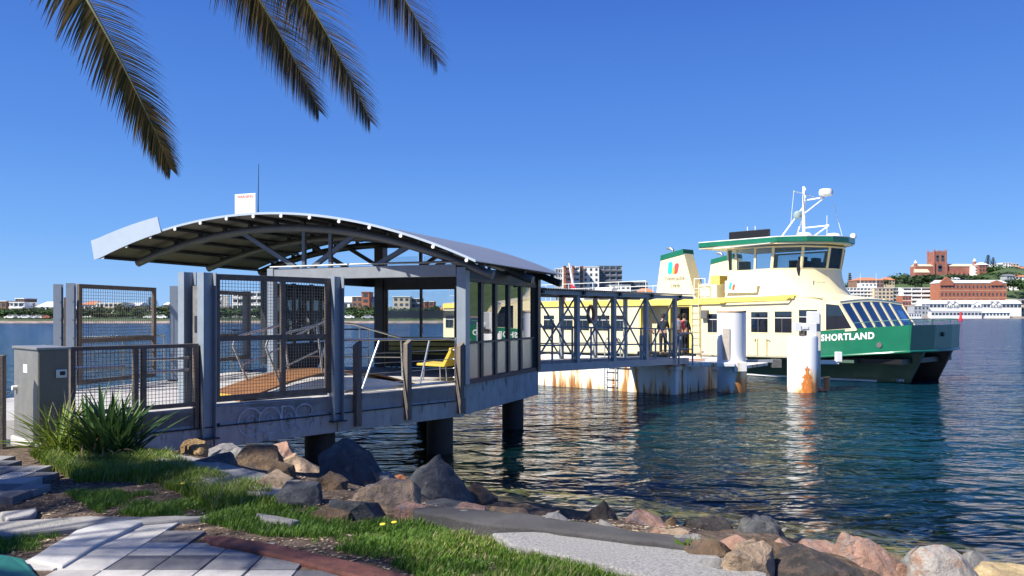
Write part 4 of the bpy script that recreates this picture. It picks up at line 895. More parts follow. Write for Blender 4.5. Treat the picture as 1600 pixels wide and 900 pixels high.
# ------------------------------------------------------------ far shores
M_land = mat('far grass', (.05, .085, .03), .95, var=.3, scale=.05, col2=(.16, .15, .08), thr=.6); M_revet = mat('rock revetment', (.24, .19, .16), .95, var=.5, scale=.35, bump=1, bscale=1)
def far(px, D, z=0): return Vector(((px - 800) / 1250 * D, D, z))
def zpx(py, D): return EYE - (py - 493) / 1250 * D
lb = MB(); pxs = list(range(-900, 1100, 20))
rows = [(279, -1), (281.5, .3), (284, .8), (300, 1.4), (340, 1.7), (420, 1.9), (600, 2.2), (900, 2.2)]
for D, z in rows:
    for px in pxs: lb.v.append(((px - 800) / 1250 * D + mnoise.noise(Vector((px * .1, D, 0))) * 2, D + (mnoise.noise(Vector((px * .07, 2, D))) * 1.6 if D < 290 else 0), z + (mnoise.noise(Vector((px * .4, D, 5))) * .25 if z > 0 else 0)))
for j in range(len(rows) - 1):
    for i in range(len(pxs) - 1): n = j * len(pxs) + i; lb.f.append((n, n + 1, n + 1 + len(pxs), n + len(pxs)))
fl_ = struct(obj('far_shore', lb, M_land, smooth='all', fix=False)); fl_.data.materials.append(M_revet)
for f in fl_.data.polygons: f.material_index = 1 if f.index < 2 * (len(pxs) - 1) else 0
def hz_(px, D):
    if D < 740: return 1.8
    if D < 790: return 3 + (D - 740) * .05
    t = min(1, (D - 790) / 190); sx = max(0, min(1, (px - 1290) / 130)); pk = 20 + 30 * sx + max(0, min(1, (px - 1520) / 60)) * 9
    return 5.5 + (pk - 4) * (t * t * (3 - 2 * t)) + (mnoise.noise(Vector((px * .03, D * .02, 0))) * 2.5 * t)
lb = MB(); pxs = list(range(1000, 2300, 8)); rows = [700, 712, 716, 720, 760, 790] + list(range(805, 1100, 15)) + [1200, 1600]
for D in rows:
    for px in pxs: lb.v.append(((px - 800) / 1250 * D, D, -1 if D == 700 else .3 if D == 712 else hz_(px, D)))
for j in range(len(rows) - 1):
    for i in range(len(pxs) - 1): n = j * len(pxs) + i; lb.f.append((n, n + 1, n + 1 + len(pxs), n + len(pxs)))
fl_ = struct(obj('hill', lb, M_land, smooth='all', fix=False)); fl_.data.materials.append(M_revet)
for f in fl_.data.polygons: f.material_index = 1 if f.index < 2 * (len(pxs) - 1) else 0
BM = {'white': mat('render white', (.86, .84, .80), .8, var=.06, scale=.3), 'cream': mat('render cream', (.60, .48, .34), .8, var=.08, scale=.3), 'brick': mat('red brick far', (.36, .13, .075), .9, var=.18, scale=.4), 'brown': mat('brown brick', (.24, .14, .10), .9, var=.2, scale=.3),
      'grey': mat('render grey', (.36, .38, .41), .8, var=.1, scale=.3), 'dgrey': mat('dark cladding', (.13, .14, .16), .7, var=.1, scale=.3), 'tile': mat('terracotta roof', (.48, .19, .10), .85, var=.2, scale=.5), 'groof': mat('pale metal roof', (.62, .64, .66), .5, var=.08, scale=.2), 'slate': mat('slate roof', (.16, .17, .19), .8, var=.1, scale=.3), 'glass': mat('far window glass', (.05, .07, .09), .15, var=.3, scale=.2), 'stone': mat('church brick', (.31, .12, .09), .9, var=.22, scale=.25, col2=(.42, .25, .18), thr=.6), 'green': mat('green shed', (.10, .24, .18), .8)}
WIN = {}
def win_mesh(w, h):
    k = (round(w, 1), round(h, 1))
    if k not in WIN: me = MB().box((0, 0, 0), (k[0], .12, k[1])).mesh('window'); fixn(me); me.materials.append(BM['glass']); WIN[k] = me
    return WIN[k]
def building(label, x0, x1, yt, D, wall, roof='flat', floors=3, cols=5, depth=12, balc=False, zb=None, roofm=None, trim=None, ww=.55, wh=.5, top=None, rz_=0, name='building', cat='building', group=None, arch=False):
    cx = (x0 + x1) / 2; L_ = (x1 - x0) / 1250 * D; X = (cx - 800) / 1250 * D; zt_ = zpx(yt, D); zb = zb if zb is not None else -1; 
    t = thing(name, label, cat, (X, D + depth / 2, zb), rz_, group); H = zt_ - zb; rh = 0
    if roof in ('gable', 'hip'): rh = min(H * .3, L_ * .25, 3.2)
    H -= rh
    obj('wall', MB().box((0, 0, H / 2), (L_, depth, H)), BM[wall], t)
    vis = H if top is None else top; fh = vis / floors; cw = L_ / cols
    for f in range(floors):
        z = H - vis + (f + .5) * fh
        if z < .5: continue
        if balc:
            w = obj('balcony', MB().box((0, -depth / 2 - .6, z - fh * .5 + fh * .16), (L_ * .94, 1.2, fh * .32)), BM[balc], t)
            obj('window_band', MB().box((0, -depth / 2 - .02, z + fh * .14), (L_ * .9, .1, fh * .4)), BM['glass'], t)
            for c in range(cols - 1): obj('party_wall', MB().box((-L_ / 2 + (c + 1) * cw, -depth / 2 - .5, z), (.3, .9, fh)), BM[wall], t)
        else:
            me = win_mesh(cw * ww, fh * wh)
            for c in range(cols):
                o = bpy.data.objects.new('window', me); COL.objects.link(o); o.parent = t; o.location = (-L_ / 2 + (c + .5) * cw, -depth / 2 - .03, z)
                if arch: a_ = obj('arch_head', MB().tube([(0, -.06, fh * wh / 2), (0, .06, fh * wh / 2)], cw * ww / 2, 12), BM['glass'], o)
            if trim: obj('string_course', MB().box((0, -depth / 2 - .04, z - fh / 2 + .1), (L_, .1, .35)), BM[trim], t)
    e = .5
    rm_ = BM[roofm or ('tile' if roof in ('hip',) else 'groof')]
    if roof == 'flat': obj('roof', MB().box((0, 0, H + .2), (L_ + .6, depth + .6, .4)), BM[roofm or 'white'], t)
    elif roof == 'hip':
        obj('roof', MB().loft([[(-L_ / 2 - e, -depth / 2 - e, H), (L_ / 2 + e, -depth / 2 - e, H), (L_ / 2 + e, depth / 2 + e, H), (-L_ / 2 - e, depth / 2 + e, H)], [(-L_ / 4, -.1, H + rh), (L_ / 4, -.1, H + rh), (L_ / 4, .1, H + rh), (-L_ / 4, .1, H + rh)]]), rm_, t)
    elif roof == 'gable':
        obj('roof', MB().loft([[(x, -depth / 2 - e, H), (x, 0, H + rh), (x, depth / 2 + e, H)] for x in (-L_ / 2 - e, L_ / 2 + e)]), rm_, t)
    return t
# left shore
building('brown and white two storey block cut by the left edge of the photo', -14, 9, 471, 430, 'brown', 'flat', 3, 3)
building('white terraced apartment block with a brown penthouse, second from the left edge', 15, 38, 473, 420, 'white', 'flat', 3, 3, balc='white', top=9); building('brown penthouse level rising behind the white terraced apartment block', 24, 37, 467, 432, 'brown', 'flat', 2, 3, top=5)
building('beige stepped apartment block between the white terraced block and the curved roof block', 35, 52, 480, 415, 'cream', 'gable', 3, 3, roofm='slate', top=7)
building('white apartment block with broad balconies left of the pale gate posts', 55, 90, 471, 425, 'white', 'hip', 3, 4, balc='white', roofm='groof', top=10)
building('orange low shop by the shore left of the pale gate posts', 81, 96, 494, 330, 'brick', 'flat', 1, 3, top=3, roofm='cream')
building('white and red tiled houses seen through the top of the left mesh gate', 126, 150, 470, 420, 'white', 'hip', 3, 4, top=9); building('long pale block seen through the middle of the left mesh gate', 150, 192, 474, 415, 'white', 'flat', 3, 6, balc='cream', top=8)
building('tan apartment block at the right side of the left mesh gate', 192, 216, 472, 425, 'cream', 'gable', 3, 4, top=9); building('row of pale roofed houses right of the left mesh gate', 226, 262, 483, 400, 'cream', 'gable', 2, 5, top=6); building('low white boat shed on the far shore right of the left mesh gate', 232, 258, 491, 335, 'white', 'gable', 1, 4, top=3)
building('white block seen between the twin posts and the screen frame', 322, 346, 462, 440, 'white', 'flat', 4, 3, balc='white', top=12); building('tall white apartment block seen through the left half of the large screen', 362, 412, 457, 440, 'white', 'flat', 4, 5, balc='white', top=14)
building('grey block right of the tall white apartment block', 412, 452, 468, 445, 'grey', 'hip', 3, 5, top=9); building('cream houses behind the large mesh screen', 455, 510, 474, 430, 'cream', 'hip', 3, 5, top=8)
building('white roofed apartment block with brick stair tower, left of the black column', 535, 592, 463, 430, 'white', 'gable', 3, 6, top=11); building('brick stair tower between the white roofed wings, left of the black column', 565, 577, 457, 424, 'brick', 'flat', 3, 1, top=9, roofm='brick'); building('dark brick wing of the white roofed block', 550, 566, 464, 426, 'brown', 'flat', 3, 2, top=8)
building('cream stepped tower seen in the left pane of the back glass wall', 614, 640, 464, 430, 'cream', 'flat', 4, 3, top=11); building('dark apartment tower in the left pane of the back glass wall', 638, 658, 467, 440, 'dgrey', 'flat', 4, 3, balc='grey', top=11); building('low white house in the back glass wall, right pane', 676, 712, 481, 420, 'white', 'hip', 2, 4, top=6)
building('long cream block hidden behind the ferry stern, seen over its upper deck', 712, 800, 470, 520, 'cream', 'flat', 4, 8, top=12); 
# more of the built-up left shore: blocks standing between and behind the named ones
r_ = random.Random(91); px = -70; n_ = 0
_w = {'white': 'white', 'cream': 'cream', 'brick': 'red brick', 'brown': 'brown brick', 'grey': 'grey'}; _r = {'flat': 'flat roofed', 'hip': 'tile roofed', 'gable': 'gable roofed'}
while px < 730:
    w_ = r_.uniform(12, 26); c_ = r_.choice(['white', 'white', 'cream', 'brick', 'white', 'grey', 'brown']); f_ = r_.choice(['flat', 'hip', 'gable', 'hip']); n_ += 1
    building(f'{_w[c_]} {_r[f_]} block, number {n_} from left in the far left shore back row', px, px + w_, r_.uniform(471, 481), r_.uniform(455, 520), c_, f_, 3, 3, balc='white' if r_.random() < .3 and f_ == 'flat' else False, top=8, group='blocks in the back row of the far left shore'); px += w_ * r_.uniform(.9, 1.5)
# middle: towers over the gangway roof
building('white tower with red vertical fins above the gangway roof', 880, 906, 417, 640, 'white', 'flat', 9, 4, balc='white', top=38, roofm='white'); building('dark red slab at the right side of the red finned tower', 905, 911, 416.5, 642, 'brick', 'flat', 6, 1, top=20, roofm='brick')
building('glassy low tower left of the red finned tower', 868, 880, 420, 650, 'grey', 'flat', 8, 3, top=30); building('dark red fin on the left edge of the finned tower', 881, 884.5, 416, 634, 'brick', 'flat', 4, 1, top=10, roofm='brick'); building('narrow red fin in the middle of the finned tower', 894.5, 897, 416, 634, 'brick', 'flat', 4, 1, top=10, roofm='brick')
building('grey and white apartment tower beside the red finned tower', 911, 936, 417, 650, 'white', 'flat', 9, 3, top=38, ww=.4); building('dark balconied apartment tower left of the funnel', 934, 972, 416, 655, 'grey', 'flat', 9, 4, balc='dgrey', top=38, roofm='dgrey')
building('small dark office block between the dark balconied tower and the funnel', 974, 986, 440, 660, 'dgrey', 'flat', 4, 2, top=14); building('low white commercial block in front of the towers', 955, 985, 446, 600, 'white', 'flat', 3, 4, top=10); building('white and glass block left of the funnel foot', 986, 1012, 441, 665, 'dgrey', 'flat', 5, 4, balc='grey', top=18); building('red roofed house peeping over the gangway roof', 998, 1022, 450, 600, 'cream', 'hip', 3, 3, top=8)
building('slim pinkish tower right of the funnel', 1075, 1087, 424, 690, 'cream', 'flat', 9, 2, top=30); building('grey slab tower behind the slim pinkish tower', 1085, 1096, 436, 700, 'dgrey', 'flat', 7, 2, balc='grey', top=24); building('orange brick block low behind the ferry locker', 1078, 1100, 453, 600, 'tile', 'flat', 2, 3, top=6, roofm='tile')
# right shore and hill
building('red roofed brick customs building below the lone pine', 1338, 1381, 433, 800, 'brown', 'hip', 3, 7, top=10, depth=20)
building('white pavilion in front of the red roofed brick building', 1346, 1370, 443, 790, 'white', 'flat', 1, 4, top=3); building('long white office block with dark windows right of the wheelhouse', 1322, 1366, 450, 780, 'white', 'flat', 3, 8, balc='white', top=10)
building('cream fronted office block left of the white car park', 1366, 1396, 450, 775, 'cream', 'flat', 4, 5, top=14, ww=.6); building('dark grey office slab left of the white car park', 1395, 1411, 450, 777, 'dgrey', 'flat', 4, 3, balc='grey', top=14)
building('cream terrace house high left of the cathedral', 1380, 1398, 433, 900, 'cream', 'hip', 2, 4, zb=25, top=6); building('white long car park with dark open levels left of the brick warehouse', 1409, 1470, 450, 770, 'white', 'flat', 4, 4, balc='white', top=16)
building('narrow brick and white building below the white car park', 1410, 1424, 462, 735, 'brick', 'flat', 3, 3, top=14, trim='white', roofm='white')
wh_ = building('long red brick warehouse with pale bands and white roof on the waterfront', 1469, 1573, 437, 750, 'brick', 'gable', 2, 17, depth=18, top=14, trim='cream', ww=.4, wh=.36)
for px, yp, w_ in ((1479, 432, 21), (1557, 438, 18)):
    D = 749; X = (px - 1521) / 1250 * D; hw = w_ / 1250 * D / 2; z = zpx(441, D) + 1; obj('gable', MB().loft([[(X - hw, y, z - 3), (X + hw, y, z - 3), (X + hw, y, z), (X, y, zpx(yp, D) + 1), (X - hw, y, z)] for y in (-9.9, -8)]), BM['brick'], wh_)
for k in range(9):
    X = -31 + k * 7.75; obj('pilaster', MB().box((X, -9.15, 11), (.5, .3, 16)), BM['cream'], wh_)
wf = building('long white waterfront market hall with gabled dormers along the quay', 1440, 1596, 469, 722, 'white', 'gable', 1, 26, depth=12, top=4.2, ww=.8, wh=.6)
for px, w_, kind in ((1483, 8, 'slate'), (1493, 8, 'slate'), (1526, 14, 'groof'), (1551, 8, 'slate'), (1560, 8, 'slate')):
    D = 721; X = (px - 1518) / 1250 * D; hw = w_ / 1250 * D / 2; zb_ = zpx(480, D) + 1; zp = zpx(471, D) + 1
    d_ = obj('dormer', MB().loft([[(X - hw, y, zb_), (X + hw, y, zb_), (X + hw, y, zb_ + (zp - zb_) * .45), (X, y, zp), (X - hw, y, zb_ + (zp - zb_) * .45)] for y in (-6.6, 0)]), BM['white'], wf)
    for sg in (-1, 1): obj('roof', MB().slab([(X + sg * (hw + .3), -6.9, zb_ + (zp - zb_) * .42), (X + sg * (hw + .3), 0, zb_ + (zp - zb_) * .42), (X, 0, zp + .2), (X, -6.9, zp + .2)][::sg], .25), BM[kind], d_)
    for sg in (-.45, .45): obj('window', MB().box((X + sg * hw, -6.65, zb_ + 1.0), (hw * .5, .1, 1.3)), BM['glass'], d_)
building('grey low round fronted hall left of the white market hall', 1428, 1452, 478, 718, 'grey', 'flat', 2, 4, top=8, roofm='groof', ww=.5); building('white moored pontoon cafe with square windows at the quay', 1416, 1440, 489.5, 700, 'white', 'flat', 1, 6, top=3.5, zb=0)
building('ornate cream and brick station building at the right edge', 1584, 1640, 468, 730, 'cream', 'flat', 2, 6, top=13, arch=True, ww=.5, wh=.45)
building('white verandah pavilion at the water in front of the market hall', 1535, 1578, 484, 712, 'white', 'hip', 1, 8, top=3.2, depth=8, roofm='groof'); building('long white verandah along the quay left of the red buoy', 1455, 1534, 487, 710, 'white', 'flat', 1, 14, top=4, depth=6, roofm='groof', ww=.75)
building('green shed below the cathedral', 1502, 1516, 432, 930, 'green', 'gable', 1, 2, zb=30, top=4); building('white gabled house left of the green shed', 1490, 1500, 433, 925, 'white', 'gable', 1, 2, zb=30, top=4)
for k, (x0, x1, yt, D, c, rf_) in enumerate([(1573, 1586, 428, 900, 'grey', 'gable'), (1586, 1604, 428, 905, 'white', 'hip'), (1580, 1592, 437, 880, 'white', 'gable'), (1553, 1568, 413, 1080, 'white', 'flat'), (1566, 1580, 411, 1085, 'white', 'flat'), (1578, 1592, 412, 1090, 'cream', 'flat'), (1588, 1606, 416, 1070, 'white', 'hip'), (1392, 1405, 438, 940, 'white', 'gable')]):
    lbls = ['grey gabled house on the slope at the right edge', 'white hipped house at the right edge of the slope', 'small white house low on the slope at the right edge', 'white terrace on the skyline right of the two pines', 'white building with chimney on the skyline, middle one', 'cream flat block on the skyline near the right edge', 'white hipped roof house on the skyline at the very right', 'white gabled cottage on the slope left of the cathedral']
    building(lbls[k], x0, x1, yt, D, c, rf_, 2, 3, zb=25, top=6, roofm='slate' if rf_ == 'gable' else None)
# cathedral
CD = 1000; cz_ = 42; cX = lambda px: (px - 1463.5) / 1250 * CD
ct = thing('cathedral', 'red brick cathedral with square pinnacled tower on the hill', 'cathedral', far(1463.5, CD + 8, cz_))
def cb(nm, x0, x1, y0, y1, d0, d1, m='stone', par=None): return obj(nm, MB().b2((cX(x0), d0, zpx(y1, CD) - cz_), (cX(x1), d1, zpx(y0, CD) - cz_)), BM[m], par or ct)
tw = cb('tower', 1454, 1473.5, 393, 440, -8, 8)
for x in (1454.6, 1472.9):
    for d in (-7.6, 7.6): obj('pinnacle', MB().lathe((cX(x), d, zpx(393, CD) - cz_), [(.9, -20), (1.1, 0), (.9, 1.6), (0, 4.2)], 8), BM['stone'], tw)
for k in range(6): cb('battlement', 1455.5 + k * 3, 1457 + k * 3, 391.6, 393, -8, -7, par=tw)
for x in (1459.5, 1467.5):
    w_ = obj('window', MB().box((cX(x), -8.1, zpx(404, CD) - cz_), (3.2, .2, 6)).tube([(cX(x), -8.2, zpx(400.3, CD) - cz_), (cX(x), -8.0, zpx(400.3, CD) - cz_)], 1.6, 12), BM['glass'], tw)
obj('window', MB().box((cX(1463.5), -8.1, zpx(420, CD) - cz_), (5, .2, 6)).tube([(cX(1463.5), -8.2, zpx(416.5, CD) - cz_), (cX(1463.5), -8.0, zpx(416.5, CD) - cz_)], 2.5, 14), BM['glass'], tw)
for x in (1454, 1473.5): obj('buttress', MB().box((cX(x), -8.4, 12), (1.6, 1.6, 30)), BM['stone'], tw)
cb('nave', 1473.5, 1521, 416, 440, -7, 7); cb('choir', 1426, 1454, 416, 440, -7, 7)
obj('nave_roof', MB().loft([[(cX(x), -7.5, zpx(416, CD) - cz_), (cX(x), 0, zpx(412.5, CD) - cz_ + .5), (cX(x), 7.5, zpx(416, CD) - cz_)] for x in (1473.5, 1518)]), BM['cream'], ct); obj('choir_roof', MB().loft([[(cX(x), -7.5, zpx(416, CD) - cz_), (cX(x), 0, zpx(413, CD) - cz_ + .5), (cX(x), 7.5, zpx(416, CD) - cz_)] for x in (1426, 1454)]), BM['cream'], ct)
cb('aisle', 1422, 1444, 426, 440, -13, -7); obj('aisle_roof', MB().loft([[(cX(x), -13.4, zpx(426, CD) - cz_), (cX(x), -7, zpx(420.5, CD) - cz_), (cX(x), -6.9, zpx(426, CD) - cz_)] for x in (1423, 1444.5)]), BM['cream'], ct)
for k in range(6):
    x = 1477 + k * 7; obj('buttress', MB().box((cX(x), -8.2, 8), (1.2, 2.4, 16)), BM['stone'], ct); obj('window', MB().box((cX(x + 3.5), -7.1, 10), (2.2, .2, 6)), BM['glass'], ct)
for x, y in ((1519.5, 408), (1427, 411)): tt = obj('turret', MB().lathe((cX(x), -5, 0), [(2, -5), (2, zpx(y, CD) - cz_)], 8), BM['stone'], ct); obj('spirelet', MB().lathe((cX(x), -5, zpx(y, CD) - cz_), [(2.2, 0), (0, 4)], 8), BM['white'], tt)
building('round brick tower like house right of the cathedral', 1530, 1544, 410, 985, 'stone', 'hip', 3, 3, zb=42, top=14, roofm='white', depth=11); building('tall white narrow house between cathedral and brick round house', 1523, 1529, 416, 990, 'white', 'flat', 3, 1, zb=42, top=10)
# trees
M_cr = [leaf_mat('far foliage dark', (.010, .030, .012), (.035, .07, .022), .7, .1) if False else None]
def crown_mesh(seed, n, m, dens=.085, flat=.8):
    r_ = random.Random(seed); mb = MB(); lobes = [(Vector((r_.uniform(-.55, .55), r_.uniform(-.55, .55), r_.uniform(-.25, .55) * flat)), r_.uniform(.3, .55)) for _ in range(9)]
    for _ in range(n):
        c, r = r_.choice(lobes); d = Vector((r_.gauss(0, 1), r_.gauss(0, 1), r_.gauss(0, 1))).normalized(); p = c + d * r * r_.uniform(.65, 1.05); p.z = p.z * flat
        nr = (d + Vector((r_.uniform(-.7, .7), r_.uniform(-.7, .7), r_.uniform(-.5, .7)))).normalized(); a = nr.orthogonal().normalized(); b = nr.cross(a); s = dens * r_.uniform(.6, 1.5)
        mb.face(p - a * s, p - b * s * .7, p + a * s, p + b * s * .7)
    me = mb.mesh('crown'); me.materials.append(m); return me
def norf_mesh(seed, m):
    r_ = random.Random(seed); mb = MB()
    for k in range(15):
        z = .12 + .85 * k / 15; L_ = .30 * (1 - k / 16) + .03
        for j in range(9):
            a = 2 * math.pi * j / 9 + k * .5; l = L_ * r_.uniform(.8, 1.1); e = Vector((math.cos(a) * l, math.sin(a) * l, z + .02)); p = Vector((0, 0, z)); s = Vector((-math.sin(a), math.cos(a), 0)) * .03
            mb.face(p - s * .3, e - s * 1.2 - Vector((0, 0, .01)), e + Vector((0, 0, .03)), e + s * 1.2, p + s * .3)
    me = mb.mesh('crown'); me.materials.append(m); return me
# ------------------------------------------------------------ people
M_skin = mat('skin', (.42, .24, .16), .6, var=.05); M_hair = mat('dark hair', (.03, .02, .015), .8)
def skin(name, verts, edges, m, parent, sub=2):
    me = bpy.data.meshes.new(name); me.from_pydata([v[0] for v in verts], edges, []); me.materials.append(m)
    o = bpy.data.objects.new(name, me); COL.objects.link(o); md = o.modifiers.new('skin', 'SKIN')
    sk = me.skin_vertices[0] if me.skin_vertices else None
    if sk is None:
        import bmesh
        bm = bmesh.new(); bm.from_mesh(me); ly = bm.verts.layers.skin.verify(); bm.to_mesh(me); bm.free(); sk = me.skin_vertices[0]
    for i, v in enumerate(verts):
        r = v[1]; sk.data[i].radius = r if isinstance(r, tuple) else (r, r); sk.data[i].use_root = (i == 0)
    md.use_smooth_shade = True; sb = o.modifiers.new('sub', 'SUBSURF'); sb.levels = sub; sb.render_levels = sub
    dg = bpy.context.evaluated_depsgraph_get(); dg.update(); m2 = bpy.data.meshes.new_from_object(o.evaluated_get(dg)); bpy.data.objects.remove(o)
    m2.name = name; m2.materials.clear(); return obj(name, m2, m, parent, smooth='all', fix=False)
def person(label, loc, rz_, top, legs, hair=M_hair, arm=(0, 0), stride=.1, pack=None, short=False):
    t = thing('person', label, 'person', loc, rz_)
    a0, a1 = arm                                           # forward reach of left and right hand
    def armpts(sg, f):                                     # faces +x
        return [((0, sg * .17, 1.43), .05), ((.02 + f * .3, sg * .225, 1.18), .042), ((.1 + f, sg * .20, 1.0 + f * .5), .032), ((.13 + f * 1.15, sg * .19, .93 + f * .55), .028)]
    V = [((0, 0, .98), (.12, .15)), ((0, 0, 1.2), (.10, .13)), ((0, 0, 1.40), (.10, .15)), ((.01, 0, 1.50), (.055, .06)), ((.02, 0, 1.58), (.075, .07)), ((.03, 0, 1.68), (.10, .085)), ((.02, 0, 1.76), (.06, .055))]
    E = [(0, 1), (1, 2), (2, 3), (3, 4), (4, 5), (5, 6)]
    for sg, f in ((1, a0), (-1, a1)):
        n = len(V); V += armpts(sg, f); E += [(2, n), (n, n + 1), (n + 1, n + 2), (n + 2, n + 3)]
    for sg in (1, -1):
        n = len(V); d = stride * sg; V += [((.0, sg * .09, .9), .09), ((.03 + d * .5, sg * .095, .5), .06), ((-.02 + d, sg * .10, .09), .042), ((.12 + d, sg * .11, .035), .035)]; E += [(0, n), (n, n + 1), (n + 1, n + 2), (n + 2, n + 3)]
    skin('body', V, E, M_skin, t)
    # five fingers each hand
    for sg, f in ((1, a0), (-1, a1)):
        hx, hy, hz = .13 + f * 1.15, sg * .19, .93 + f * .55
        fm = MB()
        for k in range(4): fm.tube([(hx - .02 + .018 * k, hy, hz), (hx - .015 + .018 * k + f * .05, hy, hz - .05), (hx - .005 + .018 * k + f * .08, hy - sg * .01, hz - .085 + .008 * abs(k - 1.5))], [.010, .009, .006], 6)
        fm.tube([(hx + .03, hy, hz + .01), (hx + .06, hy - sg * .01, hz - .03)], [.010, .007], 6)
        obj('hand', fm, M_skin, t, smooth=True)
    # trousers
    V = [((0, 0, 1.0), (.13, .165)), ((0, 0, .93), (.13, .16))]; E = [(0, 1)]
    for sg in (1, -1):
        n = len(V); d = stride * sg; V += [((.0, sg * .09, .85), .105), ((.03 + d * .5, sg * .095, .5), .075), ((-.02 + d, sg * .10, .12), .062)]; E += [(1, n), (n, n + 1), (n + 1, n + 2)]
    skin('trousers', V, E, legs, t)
    V = [((0, 0, 1.0), (.13, .16)), ((0, 0, 1.2), (.12, .15)), ((0, 0, 1.40), (.115, .165)), ((.005, 0, 1.48), (.07, .08))]; E = [(0, 1), (1, 2), (2, 3)]
    for sg, f in ((1, a0), (-1, a1)):
        n = len(V); p = armpts(sg, f); V += [(p[0][0], .066), (p[1][0], .058)] + ([] if short else [(p[2][0], .046)]); E += [(2, n), (n, n + 1)] + ([] if short else [(n + 1, n + 2)])
    skin('jacket' if not short else 'shirt', V, E, top, t)
    obj('hair', MB().lathe((.0, 0, 1.62), [(.06, -.03), (.098, .03), (.105, .1), (.08, .165), (0, .19)], 14), hair, t, smooth=True)
    fc = MB().loft([[(.105, -.012, 1.66), (.105, .012, 1.66), (.108, .008, 1.70)], [(.135, -.008, 1.655), (.135, .008, 1.655), (.112, .004, 1.70)]]); obj('nose', fc, M_skin, t)
    for sg in (1, -1):
        obj('eye', MB().lathe((.108, sg * .032, 1.69), [(0, -.008), (.010, 0), (0, .008)], 8), M_black, t)
        obj('ear', MB().box((.0, sg * .098, 1.67), (.03, .014, .05)), M_skin, t, bevel=.006)
        d = stride * sg; obj('shoe', MB().box((.07 + d, sg * .105, .035), (.27, .095, .075)), M_rubber, t, bevel=.03)
    if pack:
        pk = obj('backpack', MB().box((-.19, 0, 1.27), (.17, .29, .44)), pack, t, bevel=.06); obj('pocket', MB().box((-.29, 0, 1.17), (.05, .22, .2)), M_rustfr, pk, bevel=.02); obj('pack_strap', MB().box((-.285, .06, 1.36), (.012, .03, .2)).box((-.285, -.06, 1.36), (.012, .03, .2)), M_galv, pk)
    return t
M_red = mat('red jacket cloth', (.62, .05, .07), .8, var=.15); M_jean = mat('blue grey trousers', (.10, .13, .18), .9, var=.2, scale=10); M_dk = mat('black clothing', (.012, .012, .016), .85)
M_tee = mat('grey shirt', (.22, .22, .28), .85); M_packm = mat('grey backpack cloth', (.16, .18, .24), .8)
q = at(1060, 551, 35.0); person('person in red jacket with grey backpack stepping aboard the ferry doorway', (q.x, q.y, 1.0), math.atan2(q.y, q.x) - R(8), M_red, M_jean, arm=(.25, .1), stride=.16, pack=M_packm)
q = at(1036, 551, 34.2); person('person in black clothing waiting at the ferry doorway left of the red jacket', (q.x, q.y, 1.0), R(75), M_dk, M_dk, arm=(.2, .25), stride=.05)
q = at(1010, 551, 33.5); person('person in grey short sleeved shirt standing behind the white bollard', (q.x, q.y, 1.0), R(-20), M_tee, M_dk, arm=(.1, .22), stride=.06, short=True, hair=mat('fair hair', (.25, .17, .1), .8))
q = at(1069, 551, 35.6); person('person in black seen just right of the red jacket inside the doorway', (q.x, q.y, 1.0), R(60), M_dk, M_dk, arm=(.2, .15), stride=.05)

# ------------------------------------------------------------ rocks
def rock_mat(name, c, c2, lich=None): return mat(name, c, .9, 0, .5, 5.0, 1.0, 8, bdist=.10, col2=c2, thr=.52)
RK = {'slate': rock_mat('dark slate rock', (.085, .09, .10), (.16, .155, .15)), 'ochre': rock_mat('ochre rock', (.42, .27, .12), (.26, .2, .13)), 'brown': rock_mat('brown rock', (.19, .125, .075), (.085, .07, .06)),
      'tan': rock_mat('tan rock', (.46, .33, .22), (.26, .2, .15)), 'grey': rock_mat('grey rock', (.28, .27, .26), (.40, .38, .35)), 'pink': rock_mat('pinkish rock', (.44, .26, .19), (.34, .29, .27)), 'dark': rock_mat('dark rock', (.06, .052, .048), (.13, .09, .07)),
      'pale': rock_mat('pale grey rock', (.40, .37, .34), (.46, .30, .22)), 'sand': rock_mat('yellow sandstone', (.62, .47, .25), (.5, .36, .2)), 'rust': rock_mat('orange brown stone', (.34, .13, .06), (.25, .12, .07))}
import bmesh
HULL6 = [(-1, 0, .65), (-.95, 0, .1), (-.45, 0, .93), (-.14, 0, 1), (.08, 0, .94), (.55, 0, .7), (.85, 0, .4), (1, 0, .12), (-.8, -.8, .1), (.2, -1, .08), (-.15, -.5, .78), (.7, -.7, .1), (-.6, .8, .2), (.6, .8, .2), (0, .6, .8), (1, 0, 0), (-1, 0, 0)]
HULL8 = [(.18, 0, 1), (.1, -.1, .97), (.35, 0, .78), (.68, 0, .45), (1, 0, 0), (-.3, 0, .55), (-.7, .1, .42), (-1, 0, .1), (-1, 0, 0), (.25, -.7, .38), (-.2, -.9, .08), (.6, -.8, .05), (-.6, -.7, .15), (0, .8, .2), (.5, .7, .2), (-.6, .7, .2)]
HULLP = [(-.95, 0, .55), (-1, -.2, 0), (-.8, -.1, 1), (-.65, -.2, .98), (-.3, 0, .85), (.3, 0, .72), (.7, 0, .45), (1, 0, .1), (1, -.2, 0), (-.2, -1, .1), (.5, -.9, .1), (-.6, -.8, .3), (0, .8, .3), (-.1, -.6, .6), (-1, .6, .1), (.8, .6, .1)]
HULLG = [(-.95, 0, .8), (-1, -.2, 0), (-.75, -.1, 1), (-.2, 0, .95), (.2, .1, .9), (.5, 0, .7), (.8, 0, .35), (1, 0, .05), (-.75, -.8, .3), (.1, -1, .15), (.7, -.8, .05), (-.5, -.5, .85), (.1, -.5, .8), (0, .9, .3), (-.8, .7, .2), (.7, .6, .2)]
